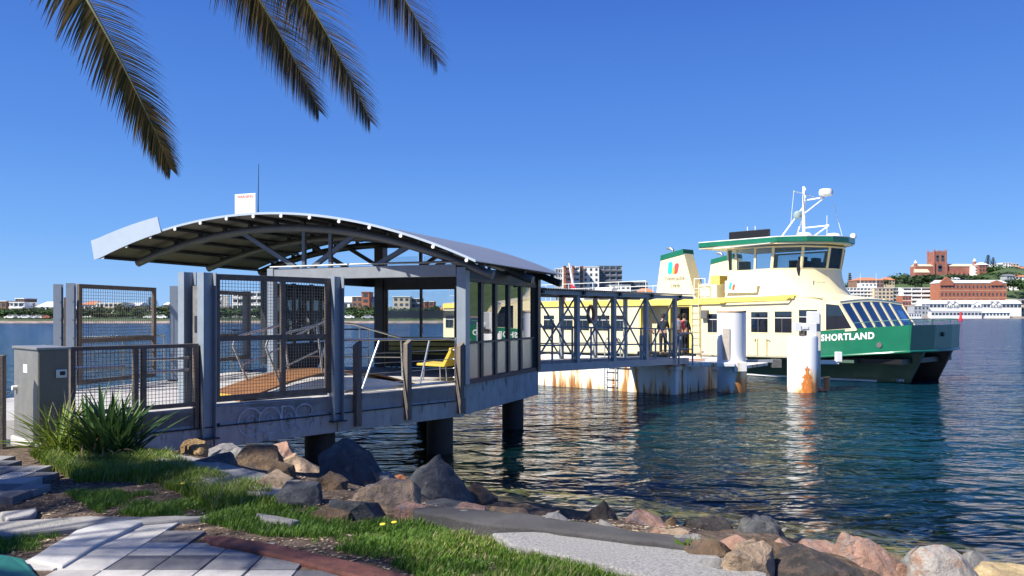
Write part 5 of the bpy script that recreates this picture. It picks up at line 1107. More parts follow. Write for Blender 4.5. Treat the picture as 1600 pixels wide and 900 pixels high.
def rock(label, px, py, w, h, D, kind, seed, depth=.8, rot=0, cuts=0, peak=None, sub=4, sink=.25, group=None, hull=None):
    r_ = random.Random(seed); bm = bmesh.new()
    if hull: P = [Vector((x, y, z * 1.0)) for x, y, z in hull] + [Vector((x * .8, y, -.3)) for x, y, z in hull if z < .2]
    else:
        P = []
        for _ in range(15 if sub > 3 else 12):
            d = Vector((r_.gauss(0, 1), r_.gauss(0, 1), r_.gauss(0, .8))).normalized(); P.append(Vector((d.x * r_.uniform(.8, 1), d.y * r_.uniform(.8, 1), max(-.6, d.z) * r_.uniform(.75, 1))))
        P += [Vector((x, y, -.6)) for x, y in ((-.8, -.5), (.8, -.5), (.7, .6), (-.7, .6))]
    for q in P: bm.verts.new(q)
    res = bmesh.ops.convex_hull(bm, input=bm.verts); bmesh.ops.delete(bm, geom=[v for v in bm.verts if not v.link_faces], context='VERTS')
    bmesh.ops.bevel(bm, geom=bm.edges[:], offset=.035, segments=2, affect='EDGES', profile=.6)
    bmesh.ops.triangulate(bm, faces=bm.faces)
    for _ in range(3 if sub > 3 else 2):
        L_ = [e for e in bm.edges if e.calc_length() > (.14 if sub > 3 else .2)]
        if L_: bmesh.ops.subdivide_edges(bm, edges=L_, cuts=1); bmesh.ops.triangulate(bm, faces=bm.faces)
    off = Vector((r_.uniform(0, 50), r_.uniform(0, 50), 0)); bm.normal_update()
    mv = [(v, v.co + v.normal * ((abs(mnoise.noise(v.co * 2.2 + off)) - .25) * .10 + mnoise.fractal(v.co * 5 + off, 1, 2, 3) * .022)) for v in bm.verts]
    for v, c in mv: v.co = c
    me = bpy.data.meshes.new('rock')
    xs1 = [v.co.x for v in bm.verts]; zs1 = [v.co.z for v in bm.verts]; ys1 = [v.co.y for v in bm.verts]
    c = at(px, py, D); top_ = c.z + h * D / 2500; W_ = w * D / 1250; H_ = max(h * D / 1250 * (1 + sink), min(top_ - gz(c.x, c.y) + .05, h * D / 500))
    sx = W_ / (max(xs1) - min(xs1)); sz = H_ / (max(zs1) - min(zs1)); sy = W_ * depth / (max(ys1) - min(ys1))
    for v in bm.verts: v.co = Vector((v.co.x * sx - (max(xs1) + min(xs1)) / 2 * sx, v.co.y * sy, (v.co.z - min(zs1)) * sz))
    bmesh.ops.recalc_face_normals(bm, faces=bm.faces); bm.to_mesh(me); bm.free()
    o = obj('rock', me, RK[kind], smooth='all', fix=False); me.set_sharp_from_angle(angle=R(30)); c = at(px, py, D); o.location = (c.x, c.y, c.z + h * D / 2500 - H_); o.rotation_euler.z = R(rot)
    return tag(o, label, 'rock', group)
ROCKS = [
 ('small sunlit ochre rock closest to the strappy plant', 301, 697, 46, 24, 9.0, 'ochre', 1, {}), ('flat grey rock right behind the small ochre one', 350, 704, 85, 26, 9.5, 'grey', 2, {}),
 ('brown and ochre boulder in front of the graffiti beam', 405, 720, 84, 50, 8.8, 'brown', 33, {}), ('small tan stone just right of the brown and ochre boulder', 452, 718, 34, 18, 9.4, 'tan', 4, {}),
 ('light tan slanting boulder left of the big slate boulder', 482, 738, 112, 58, 9.0, 'tan', 5, {}), ('big blue-grey slate boulder with a rounded peak', 550, 731, 106, 94, 8.6, 'slate', 6, dict(hull=HULL6)),
 ('brown grey stone below the light tan boulder', 492, 767, 74, 44, 8.0, 'brown', 7, {}), ('pyramid shaped dark slate boulder in front of the near pile', 672, 758, 158, 98, 8.2, 'slate', 8, dict(hull=HULL8)),
 ('low grey boulder between the two big slate boulders', 612, 782, 112, 54, 7.7, 'slate', 9, {}), ('low weathered stone on the soil under the light tan boulder', 505, 785, 66, 26, 7.4, 'brown', 10, {}),
 ('flat orange brown stone at the water between the slate boulders', 618, 747, 48, 12, 10.2, 'rust', 11, {}), ('small ochre stone at the foot of the rounded slate boulder', 535, 763, 32, 16, 8.0, 'ochre', 12, {}),
 ('white small stone left of the light tan boulder', 378, 736, 24, 18, 8.8, 'pale', 13, {}), ('small pale pebble rock beside the brown boulder foot', 398, 741, 12, 14, 8.6, 'pale', 14, {}),
 ('rusty low stone under the brown and ochre boulder', 420, 745, 42, 16, 8.5, 'rust', 15, {}), ('thin dark slab stone beside the pyramid boulder', 700, 792, 100, 18, 7.0, 'slate', 16, {}),
 ('dark brown pointed rock at the waterline left of the pinkish flat rock', 938, 804, 70, 46, 8.3, 'dark', 17, dict(hull=HULL8)), ('pinkish grey flat topped rock at the middle of the bank', 1002, 817, 96, 38, 7.2, 'pink', 18, dict(peak=[((-.3, -.5, 1), .45)])),
 ('small dark red rock right of the pinkish flat topped rock', 1050, 821, 26, 30, 7.2, 'brown', 19, {}), ('dark brown boulder with lighter patches', 1103, 835, 100, 60, 6.9, 'dark', 20, {}),
 ('rounded dark grey boulder leaning right, beside the brown one', 1187, 832, 104, 74, 6.7, 'slate', 21, dict(hull=HULLG)), ('long black lump of broken concrete at the bottom edge', 1240, 888, 205, 68, 4.75, 'dark', 22, dict(peak=[((0, -.3, 1), .4)])),
 ('low pinkish stone behind the black lump', 1285, 870, 92, 42, 5.9, 'pink', 23, {}), ('tall sunlit pink and orange rock with a split edge', 1358, 872, 118, 84, 5.7, 'pink', 24, dict(hull=HULLP)),
 ('large pale grey and pink boulder near the bottom right corner', 1466, 888, 150, 92, 5.5, 'pale', 25, dict(hull=HULLG)), ('yellow sandstone slab at the bottom right corner', 1570, 896, 110, 26, 5.6, 'sand', 26, {}),
 ('small pink stone wedged between the two large sunlit rocks', 1408, 884, 24, 30, 5.6, 'pink', 27, {}), ('small grey stone left of the tall pink rock', 1140, 870, 44, 24, 5.6, 'grey', 28, {}),
 ('dark low stone at the waterline right of the pyramid boulder', 775, 795, 60, 20, 8.2, 'dark', 29, {}), ('dark rounded stone in the shade beside the kerb', 760, 806, 24, 18, 6.6, 'brown', 30, {}),
 ('dark rock at the waterline left of the dark pointed rock', 880, 806, 60, 18, 8.4, 'dark', 31, {}), ('small orange stone beside the orange pink rock top', 1330, 858, 18, 22, 6.2, 'pink', 32, {})]
for (lb_, px, py, w_, h_, D_, k_, sd, kw) in ROCKS: rock(lb_, px, py, w_, h_, D_, k_, sd, **kw)
rr_ = random.Random(5)
for i, (px, py, w_, h_, D_) in enumerate([(600, 776, 96, 42, 7.9), (556, 792, 74, 28, 7.3), (468, 772, 62, 32, 8.0), (430, 753, 54, 26, 8.6), (520, 801, 54, 20, 7.0), (652, 800, 64, 24, 7.0), (712, 806, 66, 22, 7.0), (802, 806, 76, 26, 7.4), (590, 744, 50, 28, 9.0), (742, 772, 62, 30, 8.8), (332, 716, 62, 20, 9.3), (445, 702, 40, 22, 10.0), (870, 818, 60, 24, 7.0), (1020, 836, 60, 26, 6.6), (1180, 866, 70, 40, 5.6), (1108, 860, 66, 36, 5.15), (1160, 874, 84, 46, 4.95), (1122, 886, 60, 30, 4.85), (1205, 862, 74, 42, 5.3), (1075, 850, 50, 26, 5.4), (1150, 852, 60, 30, 6.2), (1215, 852, 50, 26, 6.0), (1090, 848, 34, 18, 6.0), (1235, 862, 60, 34, 6.3), (1530, 880, 50, 34, 6.2), (1590, 880, 60, 30, 6.3), (1430, 872, 36, 24, 6.5), (850, 812, 50, 24, 7.4), (1050, 842, 60, 26, 6.6), (735, 800, 50, 22, 7.6), (460, 762, 46, 24, 8.2), (590, 765, 44, 24, 8.3), (440, 735, 40, 26, 9.0), (520, 752, 40, 24, 8.6), (376, 712, 34, 22, 9.6), (960, 826, 44, 22, 7.4)]):
    D_ = 4.4                                              # stand the stone where its foot meets the bank
    while D_ < 12 and at(px, py + h_ * .5, D_).z > gz(at(px, py, D_).x, D_): D_ += .04
    rock('small wedge stone packed between the larger rocks of the bank', px, py, w_ * 1.2, h_ * 1.15, D_, rr_.choice(['brown', 'grey', 'slate', 'pink', 'tan']), 300 + i, sub=3, group='wedge stones between the larger bank rocks')
for i in range(26):                                       # half sunk riprap along the waterline
    t = i / 25; D0 = 12.2 - 3.9 * t; px = 560 + 960 * t + rr_.uniform(-20, 20); q = Vector(((px - 800) / 1250 * D0, D0, 0)); w_ = rr_.uniform(45, 95)
    o = rock('dark weedy rock half under water along the shallow bank', px, 800, w_, w_ * .5, D0 + rr_.uniform(-.9, .5), rr_.choice(['brown', 'dark', 'rust', 'brown']), 100 + i, sub=3, group='weedy rocks under the shallows')
    o.location.z = -.07 - rr_.uniform(0, .2) - o.dimensions.z

# ------------------------------------------------------------ pavement, slabs, kerb
def inpoly(x, y, P):
    c = False; n = len(P); j = n - 1
    for i in range(n):
        if (P[i][1] > y) != (P[j][1] > y) and x < (P[j][0] - P[i][0]) * (y - P[i][1]) / (P[j][1] - P[i][1]) + P[i][0]: c = not c
        j = i
    return c
def isl_mat(name, ca, cb_, rough=.85):
    m = mat(name, [c * 3.2 for c in ca], rough, var=.2, scale=5, bump=.3, bscale=60); N = m.node_tree.nodes; L = m.node_tree.links; b = N['Principled BSDF']
    g_ = N.new('ShaderNodeNewGeometry'); src = b.inputs['Base Color'].links[0].from_socket; cr = N.new('ShaderNodeValToRGB'); cr.color_ramp.elements[0].color = (*cb_, 1); cr.color_ramp.elements[1].color = (1, .98, .95, 1)
    cr.color_ramp.elements[0].position = .32; cr.color_ramp.elements[1].position = .62; L.new(g_.outputs['Random Per Island'], cr.inputs[0]); mx = N.new('ShaderNodeMixRGB'); mx.blend_type = 'MULTIPLY'; mx.inputs[0].default_value = 1; L.new(src, mx.inputs[1]); L.new(cr.outputs[0], mx.inputs[2]); L.new(mx.outputs[0], b.inputs['Base Color']); return m
M_pav = isl_mat('paver stone', (.135, .132, .130), (.30, .30, .33))
pav_poly = [gp(*p).xy for p in [(20, 885), (110, 832), (200, 806), (300, 822), (345, 842), (395, 850), (440, 862), (500, 880), (600, 915), (640, 990), (-250, 990), (60, 905)]]
pv = MB(); st_ = .285
for i in range(-30, 30):
    for j in range(5, 60):
        x = i * st_ + .02 + (st_ * 0); y = j * st_
        if inpoly(x, y, pav_poly): pv.box((x + rnd.uniform(-.003, .003), y, 1.172 + rnd.uniform(-.003, .003)), (st_ - .012, st_ - .010, .07), rnd.uniform(-.01, .01))
pave = struct(obj('pavement', pv, M_pav, bevel=.004))
left_poly = [gp(*p).xy for p in [(-200, 712), (-20, 714), (60, 738), (82, 752), (40, 775), (0, 792), (-220, 810)]]
pv = MB()
for i in range(-60, 30):
    for j in range(5, 60):
        x = i * st_ * .8 + .02; y = j * st_ * .95
        if inpoly(x, y, left_poly): pv.box((x, y, 1.215 + rnd.uniform(-.006, .006)), (st_ * .8 - .012, st_ * .95 - .012, .07), rnd.uniform(-.02, .02))
struct(obj('pavement', pv, M_pav, bevel=.004))
def lump(name, pts, z0, z1, m, j=0.02, seed=1, nsub=10):
    """an uneven cast slab: outline subdivided and roughened"""
    r_ = random.Random(seed); P = [gp(*p, z1) for p in pts]; out = []
    for a, b in zip(P, P[1:] + P[:1]):
        n = max(1, int((b - a).length / .12))
        for k in range(n): q = a.lerp(b, k / n); out.append((q.x + r_.uniform(-j, j), q.y + r_.uniform(-j, j)))
    return obj(name, MB().prism(out, z0, [z1 + .02 * mnoise.noise(Vector((x * 2, y * 2, seed))) for x, y in out]), m, bevel=.015)
M_grav = mat('exposed aggregate concrete', (.44, .425, .41), .95, var=.5, scale=60, bump=1.0, bscale=120, col2=(.24, .23, .22), thr=.6)
M_kerb = mat('old kerb concrete darkened for shade', (.065, .062, .062), .9, var=.25, scale=4, bump=.5, bscale=40)  # palm shade on the old kerb is put into this dark colour
M_edge = mat('brick edging', (.15, .055, .04), .85, var=.35, scale=9, bump=.4, bscale=50)
M_gslab = mat('grey old slab', (.30, .285, .27), .9, var=.25, scale=4, bump=.5, bscale=40)
struct(lump('concrete_path', [(770, 834), (850, 827), (960, 841), (1060, 853), (1118, 864), (1148, 884), (1200, 893), (1212, 960), (1000, 980), (1010, 900), (900, 868), (800, 851)], 1.0, 1.255, M_grav, .015, 1))
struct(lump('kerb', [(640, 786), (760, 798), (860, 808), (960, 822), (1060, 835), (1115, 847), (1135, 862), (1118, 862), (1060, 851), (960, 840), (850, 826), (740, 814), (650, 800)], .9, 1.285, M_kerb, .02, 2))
struct(lump('edging', [(318, 838), (352, 836), (430, 848), (510, 866), (580, 880), (650, 902), (640, 960), (560, 900), (470, 876), (390, 858), (330, 846)], 1.0, 1.232, M_edge, .006, 3))
for k, (pts, z, lb_) in enumerate([([(225, 706), (300, 712), (420, 740), (445, 752), (420, 763), (330, 752), (250, 726)], 1.24, 'long flat grey concrete slab lying below the wharf beam'), ([(280, 735), (360, 742), (445, 765), (440, 772), (330, 765)], 1.235, 'thin lower concrete slab at the grass edge')]):
    o = lump('stone_slab', pts, 1.0, z, M_gslab, .012, 5 + k); tag(o, lb_, 'slab')
o = lump('stone_slab', [(0, 815), (140, 806), (330, 805), (262, 812), (120, 822), (0, 836), (-60, 838), (-60, 820)], 1.0, 1.235, M_gslab, .006, 9); tag(o, 'pale long kerb stone at the left, above the pavers', 'slab')
o = lump('stone_slab', [(44, 872), (118, 828), (200, 808), (232, 811), (150, 850), (98, 882)], 1.0, 1.232, mat('white kerb slab', (.46, .45, .44), .9, var=.12, bump=.3), .004, 11); tag(o, 'smooth whitish slab bordering the pavers at the bottom left', 'slab')
o = lump('stone_slab', [(400, 800), (440, 806), (470, 812), (455, 816), (410, 809)], 1.1, 1.235, M_gslab, .006, 12); tag(o, 'small grey slab fragment in the grass above the brick edging', 'slab')
o = lump('ground_plate', [(-60, 860), (0, 864), (38, 874), (62, 900), (40, 960), (-120, 960)], 1.1, 1.24, mat('dark green plate', (.012, .11, .09), .5, var=.15), .004, 13); tag(o, 'dark green flat cover plate at the bottom left corner', 'cover plate')
o = lump('crack_stone', [(0, 800), (30, 796), (60, 790), (50, 806), (10, 812)], 1.1, 1.24, M_pav, .01, 14); tag(o, 'broken paver pieces at the left edge above the kerb stone', 'paver')

# ------------------------------------------------------------ grass
def grass(name, polys, n, hmin, hmax, seed, m, dens=.5):
    r_ = random.Random(seed); mb = MB(); V = mb.v; F = mb.f
    for P in polys:
        Pw = [gp(*p).xy for p in P]; x0 = min(p[0] for p in Pw); x1 = max(p[0] for p in Pw); y0 = min(p[1] for p in Pw); y1 = max(p[1] for p in Pw); k = 0; tries = 0
        area = (x1 - x0) * (y1 - y0); N_ = int(n * area)
        for _ in range(N_):
            x = r_.uniform(x0, x1); y = r_.uniform(y0, y1)
            if not inpoly(x, y, Pw): continue
            d = mnoise.noise(Vector((x * 2.2, y * 2.2, seed))) + .5 * mnoise.noise(Vector((x * 7, y * 7, seed)))
            if d < -dens + r_.uniform(-.2, .2): continue
            if inpoly(x, y, pav_poly): continue
            h = r_.uniform(hmin, hmax) * (1 + .7 * max(-.6, d)); a = r_.uniform(0, 6.28); z = gz(x, y); w_ = .0035
            lx, ly = math.cos(a) * h * r_.uniform(.15, .75), math.sin(a) * h * r_.uniform(.15, .75); cx, cy = -math.sin(a + .6) * w_, math.cos(a + .6) * w_; nn = len(V)
            V += [(x - cx, y - cy, z - .01), (x + cx, y + cy, z - .01), (x + cx * .8 + lx * .35, y + cy * .8 + ly * .35, z + h * .6), (x - cx * .8 + lx * .35, y - cy * .8 + ly * .35, z + h * .6), (x + lx, y + ly, z + h)]
            F += [(nn, nn + 1, nn + 2, nn + 3), (nn + 3, nn + 2, nn + 4)]
    o = obj(name, mb, m, fix=False); o['kind'] = 'stuff'; o['category'] = 'grass'; return o
def leaf_mat(name, a, b, rough=.5, trans=.3):
    m = bpy.data.materials.new(name); m.use_nodes = True; N = m.node_tree.nodes; L = m.node_tree.links; p = N['Principled BSDF']; p.inputs['Roughness'].default_value = rough; p.inputs['Specular IOR Level'].default_value = .3
    g_ = N.new('ShaderNodeNewGeometry'); cr = N.new('ShaderNodeValToRGB'); cr.color_ramp.elements[0].color = (*a, 1); cr.color_ramp.elements[1].color = (*b, 1); L.new(g_.outputs['Random Per Island'], cr.inputs[0]); L.new(cr.outputs[0], p.inputs['Base Color'])
    t = N.new('ShaderNodeBsdfTranslucent'); L.new(cr.outputs[0], t.inputs[0]); mx = N.new('ShaderNodeMixShader'); mx.inputs[0].default_value = trans; L.new(p.outputs[0], mx.inputs[1]); L.new(t.outputs[0], mx.inputs[2]); L.new(mx.outputs[0], N['Material Output'].inputs[0]); return m
M_gr = leaf_mat('grass blades', (.07, .14, .012), (.22, .33, .045)); e_ = M_gr.node_tree.nodes['Color Ramp'].color_ramp.elements; e_[1].position = .82; q_ = e_.new(.9); q_.color = (.42, .36, .17, 1); M_gr2 = leaf_mat('short turf', (.07, .15, .02), (.17, .30, .045))
o = grass('grass', [[(48, 712), (110, 690), (260, 712), (300, 732), (420, 768), (440, 790), (330, 800), (290, 770), (200, 752), (120, 752), (80, 735)]], 8500, .04, .12, 3, M_gr, .30); o['label'] = 'long bright green grass around the strappy plants'
o = grass('grass', [[(250, 770), (420, 780), (520, 800), (600, 815), (640, 838), (420, 838), (300, 812), (150, 800), (100, 770)], [(480, 830), (640, 815), (800, 836), (960, 868), (1012, 897), (1000, 930), (700, 930), (640, 895), (560, 868), (490, 850)], [(20, 838), (120, 815), (60, 860), (0, 862), (-30, 845)]], 8000, .02, .06, 4, M_gr2, .22); o['label'] = 'short green turf between the pavers and the rocks'
o = grass('grass', [[(620, 850), (720, 838), (860, 862), (980, 885), (1005, 910), (760, 930), (660, 895)], [(230, 745), (350, 752), (400, 775), (300, 780)]], 9000, .025, .07, 8, M_gr, .32); o['label'] = 'brighter green turf at the bottom middle beside the aggregate path'
lit = MB(); r_ = random.Random(77)
for _ in range(5200):
    px_ = r_.uniform(0, 1100); q = gp(px_, r_.uniform(735, 899)); x, y = q.x, q.y
    if edge_sd(x, y) > 1.2 or inpoly(x, y, pav_poly): continue
    s = r_.uniform(.006, .022); a = r_.uniform(0, 3.14); z = gz(x, y) + s * .3; c, s_ = math.cos(a) * s, math.sin(a) * s; h = r_.uniform(.1, .5) * s
    n0 = len(lit.v); lit.v += [(x + c, y + s_, z), (x - s_ * .6, y + c * .6, z), (x - c, y - s_, z), (x + s_ * .6, y - c * .6, z), (x, y, z + h), (x, y, z - h)]
    for i in range(4): lit.f += [(n0 + i, n0 + (i + 1) % 4, n0 + 4), (n0 + (i + 1) % 4, n0 + i, n0 + 5)]
lo = obj('leaf_litter', lit, leaf_mat('litter', (.10, .065, .04), (.50, .40, .28), .9, .05), fix=False); lo['kind'] = 'stuff'; lo['category'] = 'litter'; lo['label'] = 'dry leaf litter and small stones strewn over the brown soil'
# tiny flowers and litter: small yellow flower heads
for k, (px, py, lb_) in enumerate([(597, 836, 'small yellow dandelion in the turf above the bottom middle'), (615, 833, 'pair flower, small yellow dandelion right of the other one'), (285, 770, 'yellow wildflower in the long grass at left'), (302, 768, 'smaller yellow wildflower right of the one in the long grass')]):
    q = gp(px, py); fl = thing('flower', lb_, 'flower', (q.x, q.y, gz(q.x, q.y)))
    obj('stem', MB().tube([(0, 0, 0), (.005, 0, .08)], .003, 5), M_gr, fl); obj('flower_head', MB().lathe((.005, 0, .078), [(.004, 0), (.022, .008), (.018, .014), (0, .012)], 10), mat('yellow petals', (.8, .65, .05), .6), fl)
q = gp(1085, 857, 1.25); fl = thing('weed', 'yellow green weed tuft at the right end of the aggregate path', 'weed', (q.x, q.y, 1.25))
wm = MB()
for k in range(60): a = rnd.uniform(0, 6.28); l = rnd.uniform(.03, .13); c, s = math.cos(a), math.sin(a); wm.face((c * .01 - s * .006, s * .01 + c * .006, 0), (c * .01 + s * .006, s * .01 - c * .006, 0), (c * l + s * .004, s * l * .6, .025 + rnd.random() * .03), (c * l, s * l * .6 + .008, .03 + rnd.random() * .03))
obj('foliage', wm, M_gr, fl, fix=False)

# ------------------------------------------------------------ strappy plants
def strap_plant(label, px, py, n, Lr, wr, spread, m, seed, droop=1.0, stiff=.5):
    r_ = random.Random(seed); q = gp(px, py); t = thing('strap_leaf_plant', label, 'plant', (q.x, q.y, gz(q.x, q.y) - .02)); mb = MB()
    for i in range(n):
        a = r_.uniform(0, 6.28); L_ = r_.uniform(*Lr); w_ = r_.uniform(*wr); tilt = r_.uniform(.08, spread); bx, by = r_.gauss(0, .09), r_.gauss(0, .07); P = Vector((bx, by, 0)); d = Vector((math.cos(a) * math.sin(tilt), math.sin(a) * math.sin(tilt), math.cos(tilt)))
        ns = 8; rows = []; side = Vector((-math.sin(a), math.cos(a), 0))
        for k in range(ns + 1):
            u = k / ns; ww = w_ * (math.sin(math.pi * min(.98, .18 + u * .82)) ** .7) * (1 if u < 1 else .1)
            mid = Vector((0, 0, -ww * .35)); rows.append((P - side * ww / 2, P + mid, P + side * ww / 2)); P = P + d * L_ / ns; d = (d + Vector((math.cos(a) * .04, math.sin(a) * .04, -.10 * droop * (1.2 - stiff)))).normalized()
        b0 = len(mb.v)
        for r3 in rows: mb.v += [tuple(p) for p in r3]
        for k in range(ns):
            for c in (0, 1): mb.f.append((b0 + 3 * k + c, b0 + 3 * k + c + 1, b0 + 3 * k + c + 4, b0 + 3 * k + c + 3))
    obj('foliage', mb, m, t, smooth='all', fix=False); return t
M_lf1 = leaf_mat('yellow green strap leaves', (.09, .16, .02), (.26, .32, .05), .45); M_lf2 = leaf_mat('dark broad leaves', (.03, .08, .025), (.12, .20, .06), .35, .15); M_dry = leaf_mat('dry leaves', (.22, .15, .08), (.45, .38, .27), .8)
strap_plant('strappy plant with narrow yellow green leaves beside the cabinet', 96, 712, 120, (.35, .78), (.015, .03), 1.0, M_lf1, 1, 1.3)
strap_plant('bushy plant with broad dark green upright leaves, right of the yellow green one', 172, 712, 175, (.42, .88), (.035, .062), .85, M_lf2, 2, .8, .7)
strap_plant('dry curled leaves at the foot of the dark green plant', 150, 722, 36, (.2, .42), (.008, .018), 1.35, M_dry, 3, 2.6, .2)
strap_plant('dry seed stalks behind the yellow green strappy plant', 105, 700, 16, (.5, .85), (.006, .012), .5, M_dry, 4, .7, .7)

# ------------------------------------------------------------ palms (fronds hang into the picture)
M_fr = leaf_mat('palm leaflets', (.05, .06, .018), (.27, .19, .07), .4, .4); M_ra = mat('palm rachis', (.16, .17, .07), .5); M_tr = mat('palm trunk bark', (.16, .115, .08), .95, var=.35, scale=5, bump=1, bscale=12)
def bez(a, b, c, d, t): return a * (1 - t) ** 3 + b * 3 * t * (1 - t) ** 2 + c * 3 * t * t * (1 - t) + d * t ** 3
def frond(parent, P, n=74, Lmax=.48, seed=1, hang=.8, face=None):
    r_ = random.Random(seed); pts = [bez(*P, k / n) for k in range(n + 1)]
    ra = MB().tube(pts[::3], [max(.004, .026 * (1 - i / (n / 3 + 1))) for i in range(len(pts[::3]))], 6)
    fo = obj('frond', ra, M_ra, parent, smooth=True); mb = MB()
    for k in range(8, n + 1):
        for rep in (0, .34, .67):
            u = (k + rep) / n
            if u > 1: continue
            p = bez(*P, u); d = (bez(*P, min(1, u + .01)) - bez(*P, u - .01)).normalized(); side = (d.cross(Vector((0, 0, 1))) if face is None else d.cross(face)).normalized(); up = side.cross(d)
            ln = Lmax * (math.sin(math.pi * (.14 + .84 * u)) ** .7) * r_.uniform(.8, 1.1) + .03
            for sg in (-1, 1):
                for lay in (0,):
                    q = r_.uniform(-.2, .2); di = (side * sg * 1.1 + d * (.65 + 1.9 * u * u * u) + up * (.1 + q)).normalized()
                    w_ = .0085; a = p; dv = di; V3 = []
                    wv = d.cross(di).normalized()
                    wv = (d * .8 + wv * .5).normalized()
                    for s_ in range(4):
                        ww = w_ * (1, 1.1, .75, .08)[s_]; V3.append((a - wv * ww, a + wv * ww)); a = a + dv * ln / 3; dv = (dv + Vector((0, 0, -hang * (.22 + .14 * s_) * r_.uniform(.7, 1.3)))).normalized()
                    b0 = len(mb.v)
                    for v2 in V3: mb.v += [tuple(v2[0]), tuple(v2[1])]
                    for s_ in range(3): mb.f.append((b0 + 2 * s_, b0 + 2 * s_ + 1, b0 + 2 * s_ + 3, b0 + 2 * s_ + 2))
    obj('leaflets', mb, M_fr, fo, fix=False); return fo
def trunk(t, h, r0=.30):
    prof = []; n = int(h / .11)
    for k in range(n + 1): prof.append((r0 * (1 + .12 * (k % 2) - .0) * (1.15 if k < 3 else 1), k * h / n))
    obj('trunk', MB().lathe((0, 0, 0), prof + [(r0 * 1.5, h + .25), (r0 * 1.1, h + .6), (0, h + .7)], 18), M_tr, t, smooth=True)
def palm(label, loc, h, nfr, seed, skipf, Rr=(2.6, 3.6)):
    t = thing('palm_tree', label, 'palm tree', loc); trunk(t, h); r_ = random.Random(seed); c = Vector((0, 0, h + .3)); L = Vector(loc)
    k = 0
    for i in range(nfr):
        a = 2.399 * i; el = R(75 - 95 * (i / nfr)); rr = r_.uniform(*Rr); h0 = Vector((math.cos(a), math.sin(a), 0))
        P = [c + h0 * .15, c + h0 * rr * .45 + Vector((0, 0, rr * .55 * math.sin(el) + .35)), c + h0 * rr * .85 + Vector((0, 0, rr * .75 * math.sin(el) + .1)), c + h0 * rr * math.cos(el * .5) + Vector((0, 0, rr * .75 * math.sin(el) - .75))]
        if skipf([p + L for p in P]): continue
        frond(t, P, 46, .5, seed * 100 + i)
    return t
def seen(P):
    for k in range(13):
        p = bez(*P, k / 12)
        if p.y > .3 and abs(p.x) < .64 * p.y + .6 and p.z < EYE + .394 * p.y + .35: return True
    return False
pt1 = palm('date palm just outside the left edge whose fronds hang over the top of the picture', (-5.3, 6.2, 1.2), 6.4, 38, 3, seen, (2.8, 4.0))
crown = Vector((0, 0, 6.7))
def hang_frond(tip, mid, start, n=80, L_=.48, seed=1):
    L0 = Vector((-5.3, 6.2, 1.2)); s = crown; e = at(*tip) - L0; m1 = at(*start) - L0; m2 = at(*mid) - L0
    frond(pt1, [s, m1, m2, e], n, L_, seed, .55, Vector((.25, -1, .35)))
hang_frond((266, 262, 5.2), (215, 130, 5.2), (30, -240, 5.1), 100, .40, 11)
hang_frond((498, 172, 5.6), (430, 20, 5.6), (190, -420, 5.3), 110, .50, 12)
hang_frond((578, 188, 5.2), (505, 20, 5.2), (250, -480, 5.1), 110, .48, 13)
hang_frond((683, 96, 5.0), (625, -40, 5.0), (330, -560, 5.0), 110, .48, 14)
palm('second date palm left of the camera, casting frond shadows on the pavers', (-8.9, 1.5, 1.2), 6.4, 24, 5, seen, (2.8, 4.0))
# ------------------------------------------------------------ far trees, cars, buoy (use the leaf material helper above)
FM = [leaf_mat('far foliage dark', (.012, .030, .012), (.045, .075, .026), .7, .1), leaf_mat('far foliage olive', (.035, .05, .018), (.10, .12, .045), .7, .1), leaf_mat('far foliage green', (.022, .055, .016), (.07, .13, .035), .7, .1)]
CRW = [crown_mesh(s, 520, FM[s % 3], .085, .8) for s in range(6)]; PIN = norf_mesh(1, leaf_mat('pine foliage', (.010, .026, .016), (.03, .05, .03), .7, .05))
TRK = MB().tube([(0, 0, 0), (.02, 0, .5), (0, .01, 1.0)], [.05, .035, .02], 7).mesh('trunk'); TRK.materials.append(M_tr)
def far_tree(label, px, ybase, ytop, D, wpx, kind, group=None, z=None):
    zb = z if z is not None else zpx(ybase, D); H = zpx(ytop, D) - zb; w = wpx / 1250 * D
    t = thing('tree' if kind < 6 else 'pine_tree', label, 'tree', far(px, D, zb), rnd.uniform(0, 6), group)
    o = bpy.data.objects.new('trunk', TRK); COL.objects.link(o); o.parent = t; o.scale = (H, H, H * (.5 if kind < 6 else .95))
    o = bpy.data.objects.new('crown', CRW[kind] if kind < 6 else PIN); COL.objects.link(o); o.parent = t
    if kind < 6: o.location = (0, 0, H * .5); o.scale = (w / 1.15, w / 1.15, H * .72)
    else: o.scale = (w * 2.4, w * 2.4, H)
    return t
r_ = random.Random(21); px = -60
while px < 860:
    wp = r_.uniform(20, 34); D = r_.uniform(296, 322); yt = r_.uniform(479, 488)
    if 90 < px < 300: yt += 2
    far_tree('leafy tree in the dense row along the far left shore', px, 503, yt, D, wp, r_.randrange(6), 'trees in the row along the far left shore', z=1.2); px += wp * .52
px = -60
while px < 860:
    wp = r_.uniform(16, 28); far_tree('leafy tree among the apartment blocks above the far left shore', px, 503, r_.uniform(474, 483), r_.uniform(345, 400), wp, r_.randrange(6), 'trees among the apartment blocks on the far left shore', z=1.5); px += wp * r_.uniform(.9, 1.9)
